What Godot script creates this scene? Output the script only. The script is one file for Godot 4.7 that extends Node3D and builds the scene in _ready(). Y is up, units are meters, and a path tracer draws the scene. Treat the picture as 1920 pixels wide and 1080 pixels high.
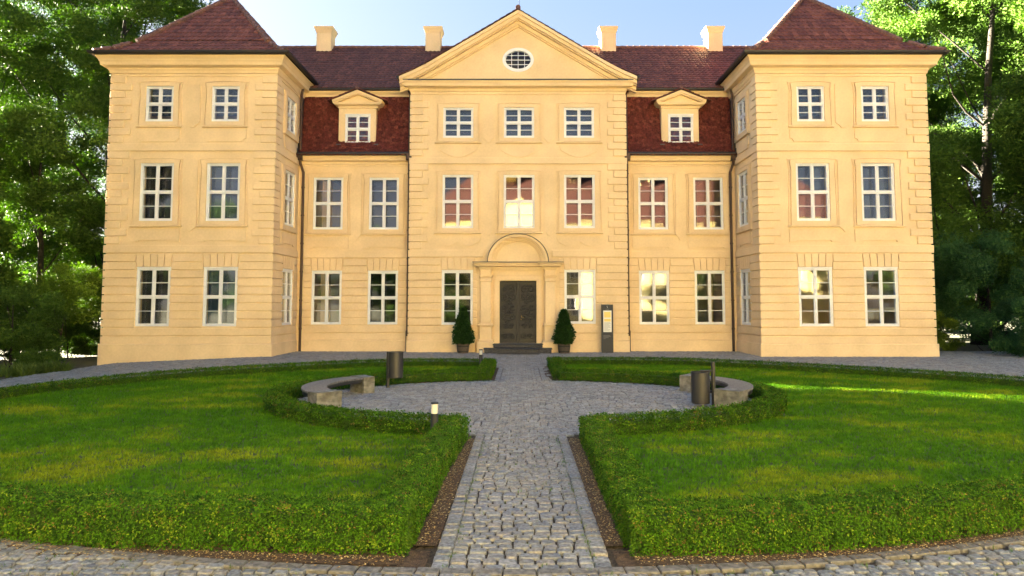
extends Node3D
# Baroque palace behind a clipped garden court, early light. y up, metres, camera near the origin looking along -z.

const AX := -0.12            # the palace's axis of symmetry
const Z_TOWER := -29.8
const Z_MID := -32.5
const Z_WING := -33.1

var rng := RandomNumberGenerator.new()
var M := {}
var palace: Node3D
var taken := {}

# ------------------------------------------------------------------ mesh building
class MB:
	var v := PackedVector3Array()
	var n := PackedVector3Array()
	var smooth := false
	func tri(a: Vector3, b: Vector3, c: Vector3) -> void:
		v.append(a); v.append(b); v.append(c)
	func quad(a: Vector3, b: Vector3, c: Vector3, d: Vector3) -> void:
		tri(a, b, c); tri(a, c, d)
	func stri(a: Vector3, b: Vector3, c: Vector3, na: Vector3, nb: Vector3, nc: Vector3) -> void:
		smooth = true
		if (b - a).cross(c - a).dot(na + nb + nc) > 0.0:
			v.append(a); v.append(c); v.append(b)
			n.append(na); n.append(nc); n.append(nb)
		else:
			v.append(a); v.append(b); v.append(c)
			n.append(na); n.append(nb); n.append(nc)
	func box(lo: Vector3, hi: Vector3) -> void:
		var p := []
		for i in 8:
			p.append(Vector3(hi.x if i & 1 else lo.x, hi.y if i & 2 else lo.y, hi.z if i & 4 else lo.z))
		quad(p[0], p[1], p[3], p[2]); quad(p[5], p[4], p[6], p[7])
		quad(p[4], p[0], p[2], p[6]); quad(p[1], p[5], p[7], p[3])
		quad(p[2], p[3], p[7], p[6]); quad(p[4], p[5], p[1], p[0])
	# a block on a wall: front face inset by bev, sides back to z0; outline given by four corners in the xy plane
	func block(p: Array, z0: float, z1: float, bev: float) -> void:
		var c: Vector2 = (p[0] + p[1] + p[2] + p[3]) / 4.0
		var f := []
		for q in p:
			var dx: float = bev if q.x < c.x else -bev
			var dy: float = bev if q.y < c.y else -bev
			f.append(Vector2(q.x + dx, q.y + dy))
		for i in 4:
			var j := (i + 1) % 4
			quad(Vector3(p[i].x, p[i].y, z0), Vector3(p[j].x, p[j].y, z0), Vector3(p[j].x, p[j].y, z1 - bev), Vector3(p[i].x, p[i].y, z1 - bev))
			quad(Vector3(p[i].x, p[i].y, z1 - bev), Vector3(p[j].x, p[j].y, z1 - bev), Vector3(f[j].x, f[j].y, z1), Vector3(f[i].x, f[i].y, z1))
		quad(Vector3(f[0].x, f[0].y, z1), Vector3(f[1].x, f[1].y, z1), Vector3(f[2].x, f[2].y, z1), Vector3(f[3].x, f[3].y, z1))
	func rect_block(x0: float, x1: float, y0: float, y1: float, z0: float, z1: float, bev: float) -> void:
		block([Vector2(x0, y0), Vector2(x1, y0), Vector2(x1, y1), Vector2(x0, y1)], z0, z1, bev)
	# outline in xy pushed from z0 to z1
	func prism(poly: PackedVector2Array, z0: float, z1: float) -> void:
		var t := Geometry2D.triangulate_polygon(poly)
		for k in range(0, t.size(), 3):
			for z in [z0, z1]:
				tri(Vector3(poly[t[k]].x, poly[t[k]].y, z), Vector3(poly[t[k + 1]].x, poly[t[k + 1]].y, z), Vector3(poly[t[k + 2]].x, poly[t[k + 2]].y, z))
		for i in poly.size():
			var a := poly[i]
			var b := poly[(i + 1) % poly.size()]
			quad(Vector3(a.x, a.y, z0), Vector3(b.x, b.y, z0), Vector3(b.x, b.y, z1), Vector3(a.x, a.y, z1))
	# ring between two outlines of equal count
	func ring(outer: PackedVector2Array, inner: PackedVector2Array, z0: float, z1: float) -> void:
		for i in outer.size():
			var j := (i + 1) % outer.size()
			quad(Vector3(outer[i].x, outer[i].y, z1), Vector3(outer[j].x, outer[j].y, z1), Vector3(inner[j].x, inner[j].y, z1), Vector3(inner[i].x, inner[i].y, z1))
			quad(Vector3(outer[i].x, outer[i].y, z0), Vector3(outer[j].x, outer[j].y, z0), Vector3(outer[j].x, outer[j].y, z1), Vector3(outer[i].x, outer[i].y, z1))
			quad(Vector3(inner[i].x, inner[i].y, z0), Vector3(inner[j].x, inner[j].y, z0), Vector3(inner[j].x, inner[j].y, z1), Vector3(inner[i].x, inner[i].y, z1))
	func tube(path: Array, radii: Array, sides := 8, caps := true) -> void:
		var rings := []
		var norms := []
		var u := Vector3.ZERO
		for i in path.size():
			var d: Vector3 = (path[mini(i + 1, path.size() - 1)] - path[maxi(i - 1, 0)]).normalized()
			if i == 0:
				u = d.cross(Vector3.UP if absf(d.y) < 0.9 else Vector3.RIGHT).normalized()
			else:
				u = (u - d * u.dot(d)).normalized()
			var w := d.cross(u)
			var r := []
			var q := []
			for k in sides:
				var a := TAU * k / sides
				var o: Vector3 = u * cos(a) + w * sin(a)
				q.append(o)
				r.append(path[i] + o * float(radii[i]))
			rings.append(r); norms.append(q)
		for i in path.size() - 1:
			for k in sides:
				var j := (k + 1) % sides
				stri(rings[i][k], rings[i + 1][k], rings[i + 1][j], norms[i][k], norms[i + 1][k], norms[i + 1][j])
				stri(rings[i][k], rings[i + 1][j], rings[i][j], norms[i][k], norms[i + 1][j], norms[i][j])
		if caps:
			for e in [0, path.size() - 1]:
				var d: Vector3 = (path[e] - path[1 if e == 0 else e - 1]).normalized()
				for k in sides:
					stri(path[e], rings[e][k], rings[e][(k + 1) % sides], d, d, d)
	func lathe(profile: Array, sides := 24, at := Vector3.ZERO) -> void:
		for i in profile.size() - 1:
			var a: Vector2 = profile[i]
			var b: Vector2 = profile[i + 1]
			var s := (b - a).normalized()
			var no := Vector2(s.y, -s.x)
			for k in sides:
				var t0 := TAU * k / sides
				var t1 := TAU * (k + 1) / sides
				var d0 := Vector3(cos(t0), 0, sin(t0))
				var d1 := Vector3(cos(t1), 0, sin(t1))
				var n0 := d0 * no.x + Vector3.UP * no.y
				var n1 := d1 * no.x + Vector3.UP * no.y
				stri(at + d0 * a.x + Vector3.UP * a.y, at + d0 * b.x + Vector3.UP * b.y, at + d1 * b.x + Vector3.UP * b.y, n0, n0, n1)
				stri(at + d0 * a.x + Vector3.UP * a.y, at + d1 * b.x + Vector3.UP * b.y, at + d1 * a.x + Vector3.UP * a.y, n0, n1, n1)
	# moulding: profile points (out, y) carried along a plan path (x, z); outward is to the left of travel; mitred
	func sweep(path: Array, profile: Array, closed := false) -> void:
		var cols := []
		for i in path.size():
			var p: Vector2 = path[i]
			var a: Vector2 = path[i - 1] if i > 0 else (path[-1] if closed else p)
			var b: Vector2 = path[(i + 1) % path.size()] if (i < path.size() - 1 or closed) else p
			var d0 := (p - a).normalized() if a != p else (b - p).normalized()
			var d1 := (b - p).normalized() if b != p else d0
			var n0 := Vector2(d0.y, -d0.x)
			var n1 := Vector2(d1.y, -d1.x)
			var m := (n0 + n1).normalized()
			m /= maxf(0.2, m.dot(n0))
			var col := []
			for q in profile:
				col.append(Vector3(p.x + m.x * q.x, q.y, p.y + m.y * q.x))
			cols.append(col)
		var count := path.size() if closed else path.size() - 1
		for i in count:
			var c0: Array = cols[i]
			var c1: Array = cols[(i + 1) % path.size()]
			for k in profile.size() - 1:
				quad(c0[k], c1[k], c1[k + 1], c0[k + 1])
		if not closed:
			for e in [0, path.size() - 1]:
				var c: Array = cols[e]
				for k in range(1, c.size() - 1):
					tri(c[0], c[k], c[k + 1])
	func mesh(m: Material) -> ArrayMesh:
		var a := []
		a.resize(Mesh.ARRAY_MAX)
		a[Mesh.ARRAY_VERTEX] = v
		if smooth:
			if n.size() < v.size():
				push_error("mixed smooth and flat")
			a[Mesh.ARRAY_NORMAL] = n
		var out := ArrayMesh.new()
		out.add_surface_from_arrays(Mesh.PRIMITIVE_TRIANGLES, a)
		out.surface_set_material(0, m)
		return out

func numbered(called: String) -> String:
	var k: int = taken.get(called, 0)
	taken[called] = k + 1
	return called if k == 0 else "%s_%03d" % [called, k]

func part(parent: Node3D, called: String, b, m: Material, at := Transform3D()) -> MeshInstance3D:
	var o := MeshInstance3D.new()
	o.name = called
	o.mesh = b.mesh(m) if b is MB else b
	o.transform = at
	parent.add_child(o, true)
	return o

func tag(o: Node, label: String, category := "", group := "", kind := "") -> Node:
	if label: o.set_meta("label", label)
	if category: o.set_meta("category", category)
	if group: o.set_meta("group", group)
	if kind: o.set_meta("kind", kind)
	return o

func thing(called: String, label: String, category: String, at := Vector3.ZERO, turn := 0.0, group := "") -> Node3D:
	var o := Node3D.new()
	o.name = numbered(called)
	add_child(o)
	o.position = at
	o.rotation.y = turn
	tag(o, label, category, group)
	return o

func structure(called: String, b, m: Material, label: String) -> MeshInstance3D:
	var o := part(self, called, b, m)
	tag(o, label, "", "", "structure")
	return o

func scatter(parent: Node3D, called: String, mesh: Mesh, places: Array, colors: Array, stuff := true) -> MultiMeshInstance3D:
	var mm := MultiMesh.new()
	mm.transform_format = MultiMesh.TRANSFORM_3D
	mm.use_colors = not colors.is_empty()
	mm.mesh = mesh
	mm.instance_count = places.size()
	for i in places.size():
		mm.set_instance_transform(i, places[i])
		if colors:
			mm.set_instance_color(i, colors[i])
	var o := MultiMeshInstance3D.new()
	o.name = called
	o.multimesh = mm
	parent.add_child(o, true)
	if stuff: o.set_meta("kind", "stuff")
	return o

# ------------------------------------------------------------------ materials
func noise_tex(freq: float, lo: Color, hi: Color, size := 512, oct := 4, sd := 1, kind := FastNoiseLite.TYPE_SIMPLEX_SMOOTH) -> NoiseTexture2D:
	var f := FastNoiseLite.new()
	f.noise_type = kind
	f.frequency = freq
	f.fractal_octaves = oct
	f.seed = sd
	var g := Gradient.new()
	g.set_color(0, lo)
	g.set_color(1, hi)
	var t := NoiseTexture2D.new()
	t.width = size
	t.height = size
	t.seamless = true
	t.noise = f
	t.color_ramp = g
	return t

func mat(key: String, c: Color, rough := 0.8, metal := 0.0) -> StandardMaterial3D:
	var m := StandardMaterial3D.new()
	m.resource_name = key
	m.albedo_color = c.linear_to_srgb()
	m.roughness = rough
	m.metallic = metal
	M[key] = m
	return m

func textured(key: String, c: Color, rough: float, tex: Texture2D, scale: float, bump: Texture2D = null, bump_cm := 0.0, detail: Texture2D = null, dscale := 0.1) -> StandardMaterial3D:
	var m := mat(key, c, rough)
	m.albedo_texture = tex
	m.uv1_triplanar = true
	m.uv1_world_triplanar = true
	m.uv1_scale = Vector3.ONE * scale
	if bump:
		m.heightmap_enabled = true
		m.heightmap_texture = bump
		m.heightmap_scale = bump_cm
	if detail:
		m.detail_enabled = true
		m.detail_albedo = detail
		m.detail_blend_mode = BaseMaterial3D.BLEND_MODE_MUL
		m.detail_uv_layer = BaseMaterial3D.DETAIL_UV_2
		m.uv2_triplanar = true
		m.uv2_world_triplanar = true
		m.uv2_scale = Vector3.ONE * dscale
	return m

func materials() -> void:
	var fine := noise_tex(0.03, Color(0.955, 0.955, 0.955), Color(1, 1, 1), 512, 4, 3)
	var rough_bump := noise_tex(0.06, Color.BLACK, Color.WHITE, 512, 3, 5)
	var blotch := noise_tex(0.008, Color(0.91, 0.90, 0.885), Color(1, 1, 1), 512, 5, 9)
	var strong := noise_tex(0.02, Color(0.55, 0.55, 0.55), Color(1, 1, 1), 512, 5, 11)
	textured("plaster", Color(0.92, 0.70, 0.42), 0.9, fine, 0.5, rough_bump, 0.10, blotch, 0.11)
	textured("white_paint", Color(0.83, 0.835, 0.84), 0.45, fine, 1.0)
	textured("roof_base", Color(0.10, 0.045, 0.035), 0.9, strong, 0.5)
	var tile := textured("roof_tile", Color(1, 1, 1), 0.75, strong, 0.7, rough_bump, 0.2)
	tile.vertex_color_use_as_albedo = true
	tile.metallic_specular = 0.3
	textured("ridge_clay", Color(0.27, 0.13, 0.10), 0.8, strong, 0.9)
	mat("gutter", Color(0.035, 0.030, 0.030), 0.45, 0.3)
	mat("pipe", Color(0.060, 0.032, 0.024), 0.42, 0.4)
	mat("lead", Color(0.06, 0.062, 0.07), 0.55, 0.3)
	var glass := mat("glass", Color(0.02, 0.025, 0.03), 0.02, 0.0)
	glass.transparency = BaseMaterial3D.TRANSPARENCY_ALPHA
	glass.albedo_color.a = 0.03
	mat("blind_blue", Color(0.03, 0.055, 0.10), 0.9)
	mat("blind_grey", Color(0.035, 0.035, 0.036), 0.9)
	mat("room", Color(0.07, 0.065, 0.06), 0.95)
	textured("door_wood", Color(0.034, 0.032, 0.036), 0.55, strong, 1.4, rough_bump, 0.2)
	mat("brass", Color(0.35, 0.24, 0.09), 0.35, 0.9)
	textured("dark_stone", Color(0.085, 0.085, 0.095), 0.75, strong, 0.8, rough_bump, 0.3)
	textured("concrete", Color(0.44, 0.43, 0.40), 0.85, strong, 0.7, rough_bump, 0.3, noise_tex(0.015, Color(0.6, 0.58, 0.5), Color.WHITE, 256, 4, 21), 0.6)
	textured("bench_wood", Color(0.25, 0.235, 0.23), 0.7, strong, 1.5, rough_bump, 0.2)
	textured("tub_wood", Color(0.14, 0.11, 0.085), 0.75, strong, 2.0)
	mat("steel", Color(0.05, 0.048, 0.048), 0.45, 0.5)
	mat("hoop", Color(0.03, 0.03, 0.03), 0.5, 0.5)
	mat("anthracite", Color(0.022, 0.025, 0.033), 0.6, 0.0)
	mat("print_white", Color(0.75, 0.74, 0.70), 0.5)
	mat("print_and_sun_yellow", Color(0.80, 0.62, 0.16), 0.5)  # yellow of the notice print and of the sun patch on the wall
	mat("print_grey", Color(0.22, 0.22, 0.23), 0.6)
	mat("lamp_glass", Color(0.62, 0.61, 0.57), 0.35)
	textured("soil", Color(0.125, 0.075, 0.045), 0.95, strong, 1.2, rough_bump, 1.5)
	textured("joint", Color(0.085, 0.062, 0.040), 0.95, strong, 0.9, rough_bump, 0.8)
	textured("earth", Color(0.075, 0.080, 0.038), 0.95, strong, 0.3)
	textured("turf", Color(0.050, 0.085, 0.012), 0.95, strong, 0.6)
	var stone := textured("cobble", Color(1, 1, 1), 0.62, strong, 1.7, rough_bump, 0.5)
	stone.vertex_color_use_as_albedo = true
	for k in 5:
		var tone: Color = [Color(0.335, 0.345, 0.365), Color(0.40, 0.41, 0.43), Color(0.28, 0.29, 0.31), Color(0.38, 0.36, 0.345), Color(0.345, 0.36, 0.385)][k]
		textured("cobble_%d" % k, tone, 0.62, strong, 1.7, rough_bump, 0.5)
	textured("kerb", Color(0.25, 0.235, 0.22), 0.8, strong, 1.2, rough_bump, 0.5)
	textured("bark", Color(0.030, 0.024, 0.019), 0.95, strong, 0.8, rough_bump, 2.0)
	for a in [["leaf_tree", Color(0.27, 0.36, 0.05)], ["leaf_box", Color(0.22, 0.32, 0.04)], ["blade", Color(0.36, 0.50, 0.06)]]:
		var m := mat(a[0], Color.WHITE, 0.65)
		m.metallic_specular = 0.22
		m.vertex_color_use_as_albedo = true
		m.backlight_enabled = true
		m.backlight = a[1].linear_to_srgb()
	textured("hedge_core", Color(0.057, 0.140, 0.006), 0.95, strong, 3.0, rough_bump, 2.0)
	mat("litter", Color.WHITE, 0.85).vertex_color_use_as_albedo = true

# ------------------------------------------------------------------ facade helpers; local frame: x right, y up, z out of the wall
func wall_mesh(x0: float, x1: float, y0: float, y1: float, holes: Array, deep := 0.42) -> MB:
	var b := MB.new()
	var xs := [x0, x1]
	var ys := [y0, y1]
	for h in holes:
		xs.append_array([h[0], h[1]])
		ys.append_array([h[2], h[3]])
	xs.sort(); ys.sort()
	for i in xs.size() - 1:
		for j in ys.size() - 1:
			if xs[i + 1] - xs[i] < 0.001 or ys[j + 1] - ys[j] < 0.001: continue
			var c := Vector2((xs[i] + xs[i + 1]) / 2.0, (ys[j] + ys[j + 1]) / 2.0)
			var open := false
			for h in holes:
				if c.x > h[0] and c.x < h[1] and c.y > h[2] and c.y < h[3]: open = true
			if open: continue
			for z in [0.0, -deep]:
				b.quad(Vector3(xs[i], ys[j], z), Vector3(xs[i], ys[j + 1], z), Vector3(xs[i + 1], ys[j + 1], z), Vector3(xs[i + 1], ys[j], z))
	for h in holes:
		b.quad(Vector3(h[0], h[2], 0), Vector3(h[0], h[3], 0), Vector3(h[0], h[3], -deep), Vector3(h[0], h[2], -deep))
		b.quad(Vector3(h[1], h[2], 0), Vector3(h[1], h[3], 0), Vector3(h[1], h[3], -deep), Vector3(h[1], h[2], -deep))
		b.quad(Vector3(h[0], h[2], 0), Vector3(h[1], h[2], 0), Vector3(h[1], h[2], -deep), Vector3(h[0], h[2], -deep))
		b.quad(Vector3(h[0], h[3], 0), Vector3(h[1], h[3], 0), Vector3(h[1], h[3], -deep), Vector3(h[0], h[3], -deep))
	return b

var window_meshes := {}
func window(parent: Node3D, t: Transform3D, cx: float, y0: float, y1: float, w: float, blind := "", cover := 1.0) -> void:
	var h := y1 - y0
	var key := "%.2f %.2f" % [w, h]
	var f := 0.065
	if not window_meshes.has(key):
		var fr := MB.new()
		fr.rect_block(-w / 2, -w / 2 + f, 0, h, -0.1, 0.02, 0.008)
		fr.rect_block(w / 2 - f, w / 2, 0, h, -0.1, 0.02, 0.008)
		fr.rect_block(-w / 2 + f, w / 2 - f, h - f, h, -0.1, 0.021, 0.008)
		fr.rect_block(-w / 2 - 0.01, w / 2 + 0.01, h, h + 0.03, -0.02, 0.05, 0.005)
		fr.rect_block(-w / 2 + f, w / 2 - f, 0, f, -0.1, 0.021, 0.008)
		fr.rect_block(-w / 2 + f, w / 2 - f, h / 2 - 0.025, h / 2 + 0.025, -0.1, 0.019, 0.006)
		fr.rect_block(-0.022, 0.022, f, h - f, -0.1, 0.016, 0.006)
		for sx in [-1, 1]:
			for yy in [0.12, 0.38, 0.62, 0.88]:
				fr.rect_block(sx * (w / 2 - f * 0.5) - 0.014, sx * (w / 2 - f * 0.5) + 0.014, h * yy - 0.045, h * yy + 0.045, 0.02, 0.038, 0.004)
		var sw := w / 2 - f - 0.022
		var sh := h / 2 - f - 0.025
		var sa := MB.new()
		var e := 0.05
		sa.rect_block(0.004, e, 0.004, sh - 0.004, -0.06, 0.008, 0.006)
		sa.rect_block(sw - e, sw - 0.004, 0.004, sh - 0.004, -0.06, 0.008, 0.006)
		sa.rect_block(e, sw - e, 0.004, e, -0.06, 0.0075, 0.006)
		sa.rect_block(e, sw - e, sh - e, sh - 0.004, -0.06, 0.0075, 0.006)
		sa.rect_block(e, sw - e, sh / 2 - 0.014, sh / 2 + 0.014, -0.05, 0.002, 0.005)
		var li := MB.new()
		var a := w / 2 - 0.03
		for z in [[-0.1, -0.30]]:
			li.quad(Vector3(-a, 0.03, z[0]), Vector3(-a, h - 0.03, z[0]), Vector3(-a, h - 0.03, z[1]), Vector3(-a, 0.03, z[1]))
			li.quad(Vector3(a, 0.03, z[0]), Vector3(a, h - 0.03, z[0]), Vector3(a, h - 0.03, z[1]), Vector3(a, 0.03, z[1]))
			li.quad(Vector3(-a, h - 0.03, z[0]), Vector3(a, h - 0.03, z[0]), Vector3(a, h - 0.03, z[1]), Vector3(-a, h - 0.03, z[1]))
			li.quad(Vector3(-a, 0.03, z[0]), Vector3(a, 0.03, z[0]), Vector3(a, 0.03, z[1]), Vector3(-a, 0.03, z[1]))
		var ph := (sh - 2 * e - 0.028) / 2
		var pa := MB.new()
		for z in [0.0, -0.004]:
			pa.quad(Vector3(0, 0, z), Vector3(0, ph, z), Vector3(sw - 2 * e, ph, z), Vector3(sw - 2 * e, 0, z))
		var ip := MB.new()
		for z in [-0.300, -0.304]:
			ip.quad(Vector3(-a, 0.03, z), Vector3(-a, h - 0.03, z), Vector3(a, h - 0.03, z), Vector3(a, 0.03, z))
		window_meshes[key] = [fr.mesh(M.white_paint), sa.mesh(M.white_paint), li.mesh(M.white_paint), pa.mesh(M.glass), sw, sh, e, ph, ip.mesh(M.glass)]
	var g: Array = window_meshes[key]
	var o := part(parent, "window", g[0], null, t * Transform3D(Basis(), Vector3(cx, y0, 0)))
	part(o, "inner_frame", g[2], null)
	part(o, "inner_pane", g[8], null, Transform3D(Basis(Vector3.UP, rng.randf_range(-0.004, 0.004)) * Basis(Vector3.RIGHT, rng.randf_range(-0.002, 0.002)), Vector3.ZERO))
	for ix in 2:
		for iy in 2:
			var at := Vector3(-w / 2 + f if ix == 0 else 0.022, f if iy == 0 else h / 2 + 0.025, 0)
			part(o, "sash", g[1], null, Transform3D(Basis(), at))
			for k in 2:
				var tilt := Basis(Vector3.UP, rng.randf_range(-0.006, 0.006)) * Basis(Vector3.RIGHT, rng.randf_range(-0.006, 0.006))
				part(o, "pane", g[3], null, Transform3D(tilt, at + Vector3(g[6], g[6] + k * (g[7] + 0.028), -0.03)))
	if blind:
		var bl := MB.new()
		bl.box(Vector3(-w / 2 + 0.04, h * (1.0 - cover) + 0.04, -0.41), Vector3(w / 2 - 0.04, h - 0.03, -0.40))
		part(o, "blind", bl, M[blind])

func surround(t: Transform3D, cx: float, y0: float, y1: float, w: float) -> void:
	var b := MB.new()
	var e := w / 2
	var inner := PackedVector2Array()
	var outer := PackedVector2Array()
	var mid := PackedVector2Array()
	for p in [[-1, 0], [-1, 0.12], [-1, 0.9], [-1, 1], [-0.5, 1], [0.5, 1], [1, 1], [1, 0.9], [1, 0.12], [1, 0]]:
		inner.append(Vector2(p[0] * e, y0 + (y1 - y0) * p[1]))
	var H := y1 - y0
	outer = PackedVector2Array([Vector2(-e - 0.34, y0 - 0.24), Vector2(-e - 0.34, y0 + 0.22), Vector2(-e - 0.29, y1 - 0.24), Vector2(-e - 0.36, y1 + 0.20), Vector2(-e * 0.55, y1 + 0.26), Vector2(e * 0.55, y1 + 0.26), Vector2(e + 0.36, y1 + 0.20), Vector2(e + 0.29, y1 - 0.24), Vector2(e + 0.34, y0 + 0.22), Vector2(e + 0.34, y0 - 0.24)])
	for i in inner.size():
		mid.append(inner[i].lerp(outer[i], 0.72))
	var lip := PackedVector2Array()
	for i in inner.size():
		lip.append(inner[i].lerp(outer[i], 0.84))
	b.ring(outer, lip, -0.01, 0.05)
	b.ring(mid, inner, 0.0, 0.075)
	b.rect_block(-e - 0.38, e + 0.38, y0 - 0.26, y0 - 0.19, 0.0, 0.11, 0.012)
	part(palace, "window_surround", b, M.plaster, t * Transform3D(Basis(), Vector3(cx, 0, 0)))

func apron(t: Transform3D, cx: float, ytop: float, ybot: float, w: float, style: int) -> void:
	var p := PackedVector2Array()
	var e := w / 2
	if style == 0:
		p = PackedVector2Array([Vector2(-e, ytop), Vector2(-e, ybot + 0.14), Vector2(-e + 0.10, ybot + 0.12), Vector2(-e + 0.16, ybot), Vector2(e - 0.16, ybot), Vector2(e - 0.10, ybot + 0.12), Vector2(e, ybot + 0.14), Vector2(e, ytop)])
	elif style == 1:
		p = PackedVector2Array([Vector2(-e, ytop), Vector2(-e, ybot), Vector2(-e + 0.28, ybot), Vector2(-e + 0.32, ybot + 0.06), Vector2(e - 0.32, ybot + 0.06), Vector2(e - 0.28, ybot), Vector2(e, ybot), Vector2(e, ytop)])
	else:
		p.append(Vector2(-e, ytop))
		for k in 25:
			var s := k / 24.0
			var lobe := absf(sin(PI * s * (2.0 if style == 2 else 1.0))) * (0.22 if style == 2 else 0.34)
			p.append(Vector2(lerpf(-e + 0.08, e - 0.08, s), ybot + 0.22 - lobe))
		p.append(Vector2(e, ytop))
	var b := MB.new()
	b.prism(p, 0.0, 0.045)
	part(palace, "apron_panel", b, M.plaster, t * Transform3D(Basis(), Vector3(cx, 0, 0)))

func pendant(t: Transform3D, cx: float, ytop: float, ybot: float, w: float) -> void:
	var e := w / 2
	var b := MB.new()
	b.prism(PackedVector2Array([Vector2(-e, ytop), Vector2(-e, ybot + 0.24), Vector2(-e + 0.06, ybot + 0.16), Vector2(-e * 0.55, ybot + 0.13), Vector2(-e * 0.25, ybot), Vector2(e * 0.25, ybot), Vector2(e * 0.55, ybot + 0.13), Vector2(e - 0.06, ybot + 0.16), Vector2(e, ybot + 0.24), Vector2(e, ytop)]), 0.0, 0.04)
	part(palace, "pendant_panel", b, M.plaster, t * Transform3D(Basis(), Vector3(cx, 0, 0)))

# ground floor of rusticated courses between x0 and x1; holes: [xa, xb] windows, or a portal gap
func courses(t: Transform3D, x0: float, x1: float, wins: Array, gap: Array = []) -> void:
	var hgt := (4.42 - 0.55) / 11.0
	for k in 11:
		var ya := 0.55 + hgt * k
		var yb := ya + hgt - 0.042
		var cuts := []
		for w in wins:
			if k == 10:
				cuts.append([w[0] - 0.06, w[1] + 0.06])
			elif k == 9:
				cuts.append([w[0] - 0.03, w[1] + 0.03])
			elif yb > 1.27:
				cuts.append([w[0], w[1]])
		if gap: cuts.append(gap)
		cuts.sort_custom(func(a, b): return a[0] < b[0])
		var x := x0
		cuts.append([x1, x1])
		for c in cuts:
			if c[0] - x > 0.05:
				var b := MB.new()
				b.rect_block(x, c[0], ya, yb, 0.0, 0.062, 0.012)
				part(palace, "stone_course", b, M.plaster, t)
			x = c[1]
	for w in wins:
		var a: float = w[0]
		var wd: float = w[1] - w[0]
		for k in 5:
			var s0 := k / 5.0
			var s1 := (k + 1) / 5.0
			var spread := 0.05
			var b := MB.new()
			b.block([Vector2(a + wd * s0 + 0.014, 3.84), Vector2(a + wd * s1 - 0.014, 3.84), Vector2(a + wd * s1 - 0.014 + (s1 - 0.5) * 2 * spread, 4.40), Vector2(a + wd * s0 + 0.014 + (s0 - 0.5) * 2 * spread, 4.40)], 0.0, 0.064, 0.010)
			part(palace, "voussoir", b, M.plaster, t)

# alternating quoins up one edge; side = +1 when they run to the right from x
func quoins(t: Transform3D, x: float, side: float, y0: float, y1: float, count: int, top_long: bool, long := 0.95, short := 0.66) -> void:
	var hgt := (y1 - y0) / count
	for k in count:
		var is_long := (k % 2 == 0) == top_long
		var w := long if is_long else short
		var yt := y1 - hgt * k
		var b := MB.new()
		b.rect_block(minf(x, x + side * w), maxf(x, x + side * w), yt - hgt + 0.04, yt, 0.0, 0.062, 0.012)
		part(palace, "quoin", b, M.plaster, t)

func band(t: Transform3D, x0: float, x1: float, y0: float, y1: float, out := 0.075) -> void:
	var b := MB.new()
	b.rect_block(x0, x1, y0, y1, 0.0, out, 0.012)
	part(palace, "string_band", b, M.plaster, t)

func plinth(t: Transform3D, x0: float, x1: float) -> void:
	var b := MB.new()
	b.rect_block(x0, x1, -0.9, 0.55, 0.0, 0.12, 0.03)
	part(palace, "plinth", b, M.plaster, t)

func facing(x: float, z: float, dir: Vector3) -> Transform3D:
	var right := Vector3.UP.cross(dir)
	return Transform3D(Basis(right, Vector3.UP, dir), Vector3(x, 0, z))

# ------------------------------------------------------------------ roofs
func tile_mesh(w: float, l: float, round_tail: bool) -> ArrayMesh:
	var b := MB.new()
	var th := 0.034
	if round_tail:
		var p := PackedVector2Array([Vector2(-w / 2, 0), Vector2(w / 2, 0), Vector2(w / 2, l * 0.8), Vector2(w * 0.36, l * 0.93), Vector2(0, l), Vector2(-w * 0.36, l * 0.93), Vector2(-w / 2, l * 0.8)])
		b.prism(p, 0.0, th)
		for i in b.v.size():
			var q := b.v[i]
			b.v[i] = Vector3(q.x, q.z, q.y)
	else:
		var n := 6
		for i in n:
			var a := -0.5 + float(i) / n
			var c := -0.5 + float(i + 1) / n
			var ya := 0.013 * cos(TAU * a) + 0.02
			var yc := 0.013 * cos(TAU * c) + 0.02
			b.quad(Vector3(a * w, ya, 0), Vector3(c * w, yc, 0), Vector3(c * w, yc, l), Vector3(a * w, ya, l))
			b.quad(Vector3(a * w, ya, l), Vector3(c * w, yc, l), Vector3(c * w, yc - th, l), Vector3(a * w, ya - th, l))
		b.quad(Vector3(w / 2, -0.008, 0), Vector3(w / 2, -0.03, 0), Vector3(w / 2, -0.03, l), Vector3(w / 2, -0.008, l))
		b.quad(Vector3(-w / 2, -0.008, 0), Vector3(-w / 2, -0.03, 0), Vector3(-w / 2, -0.03, l), Vector3(-w / 2, -0.008, l))
	return b.mesh(M.roof_tile)

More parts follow.
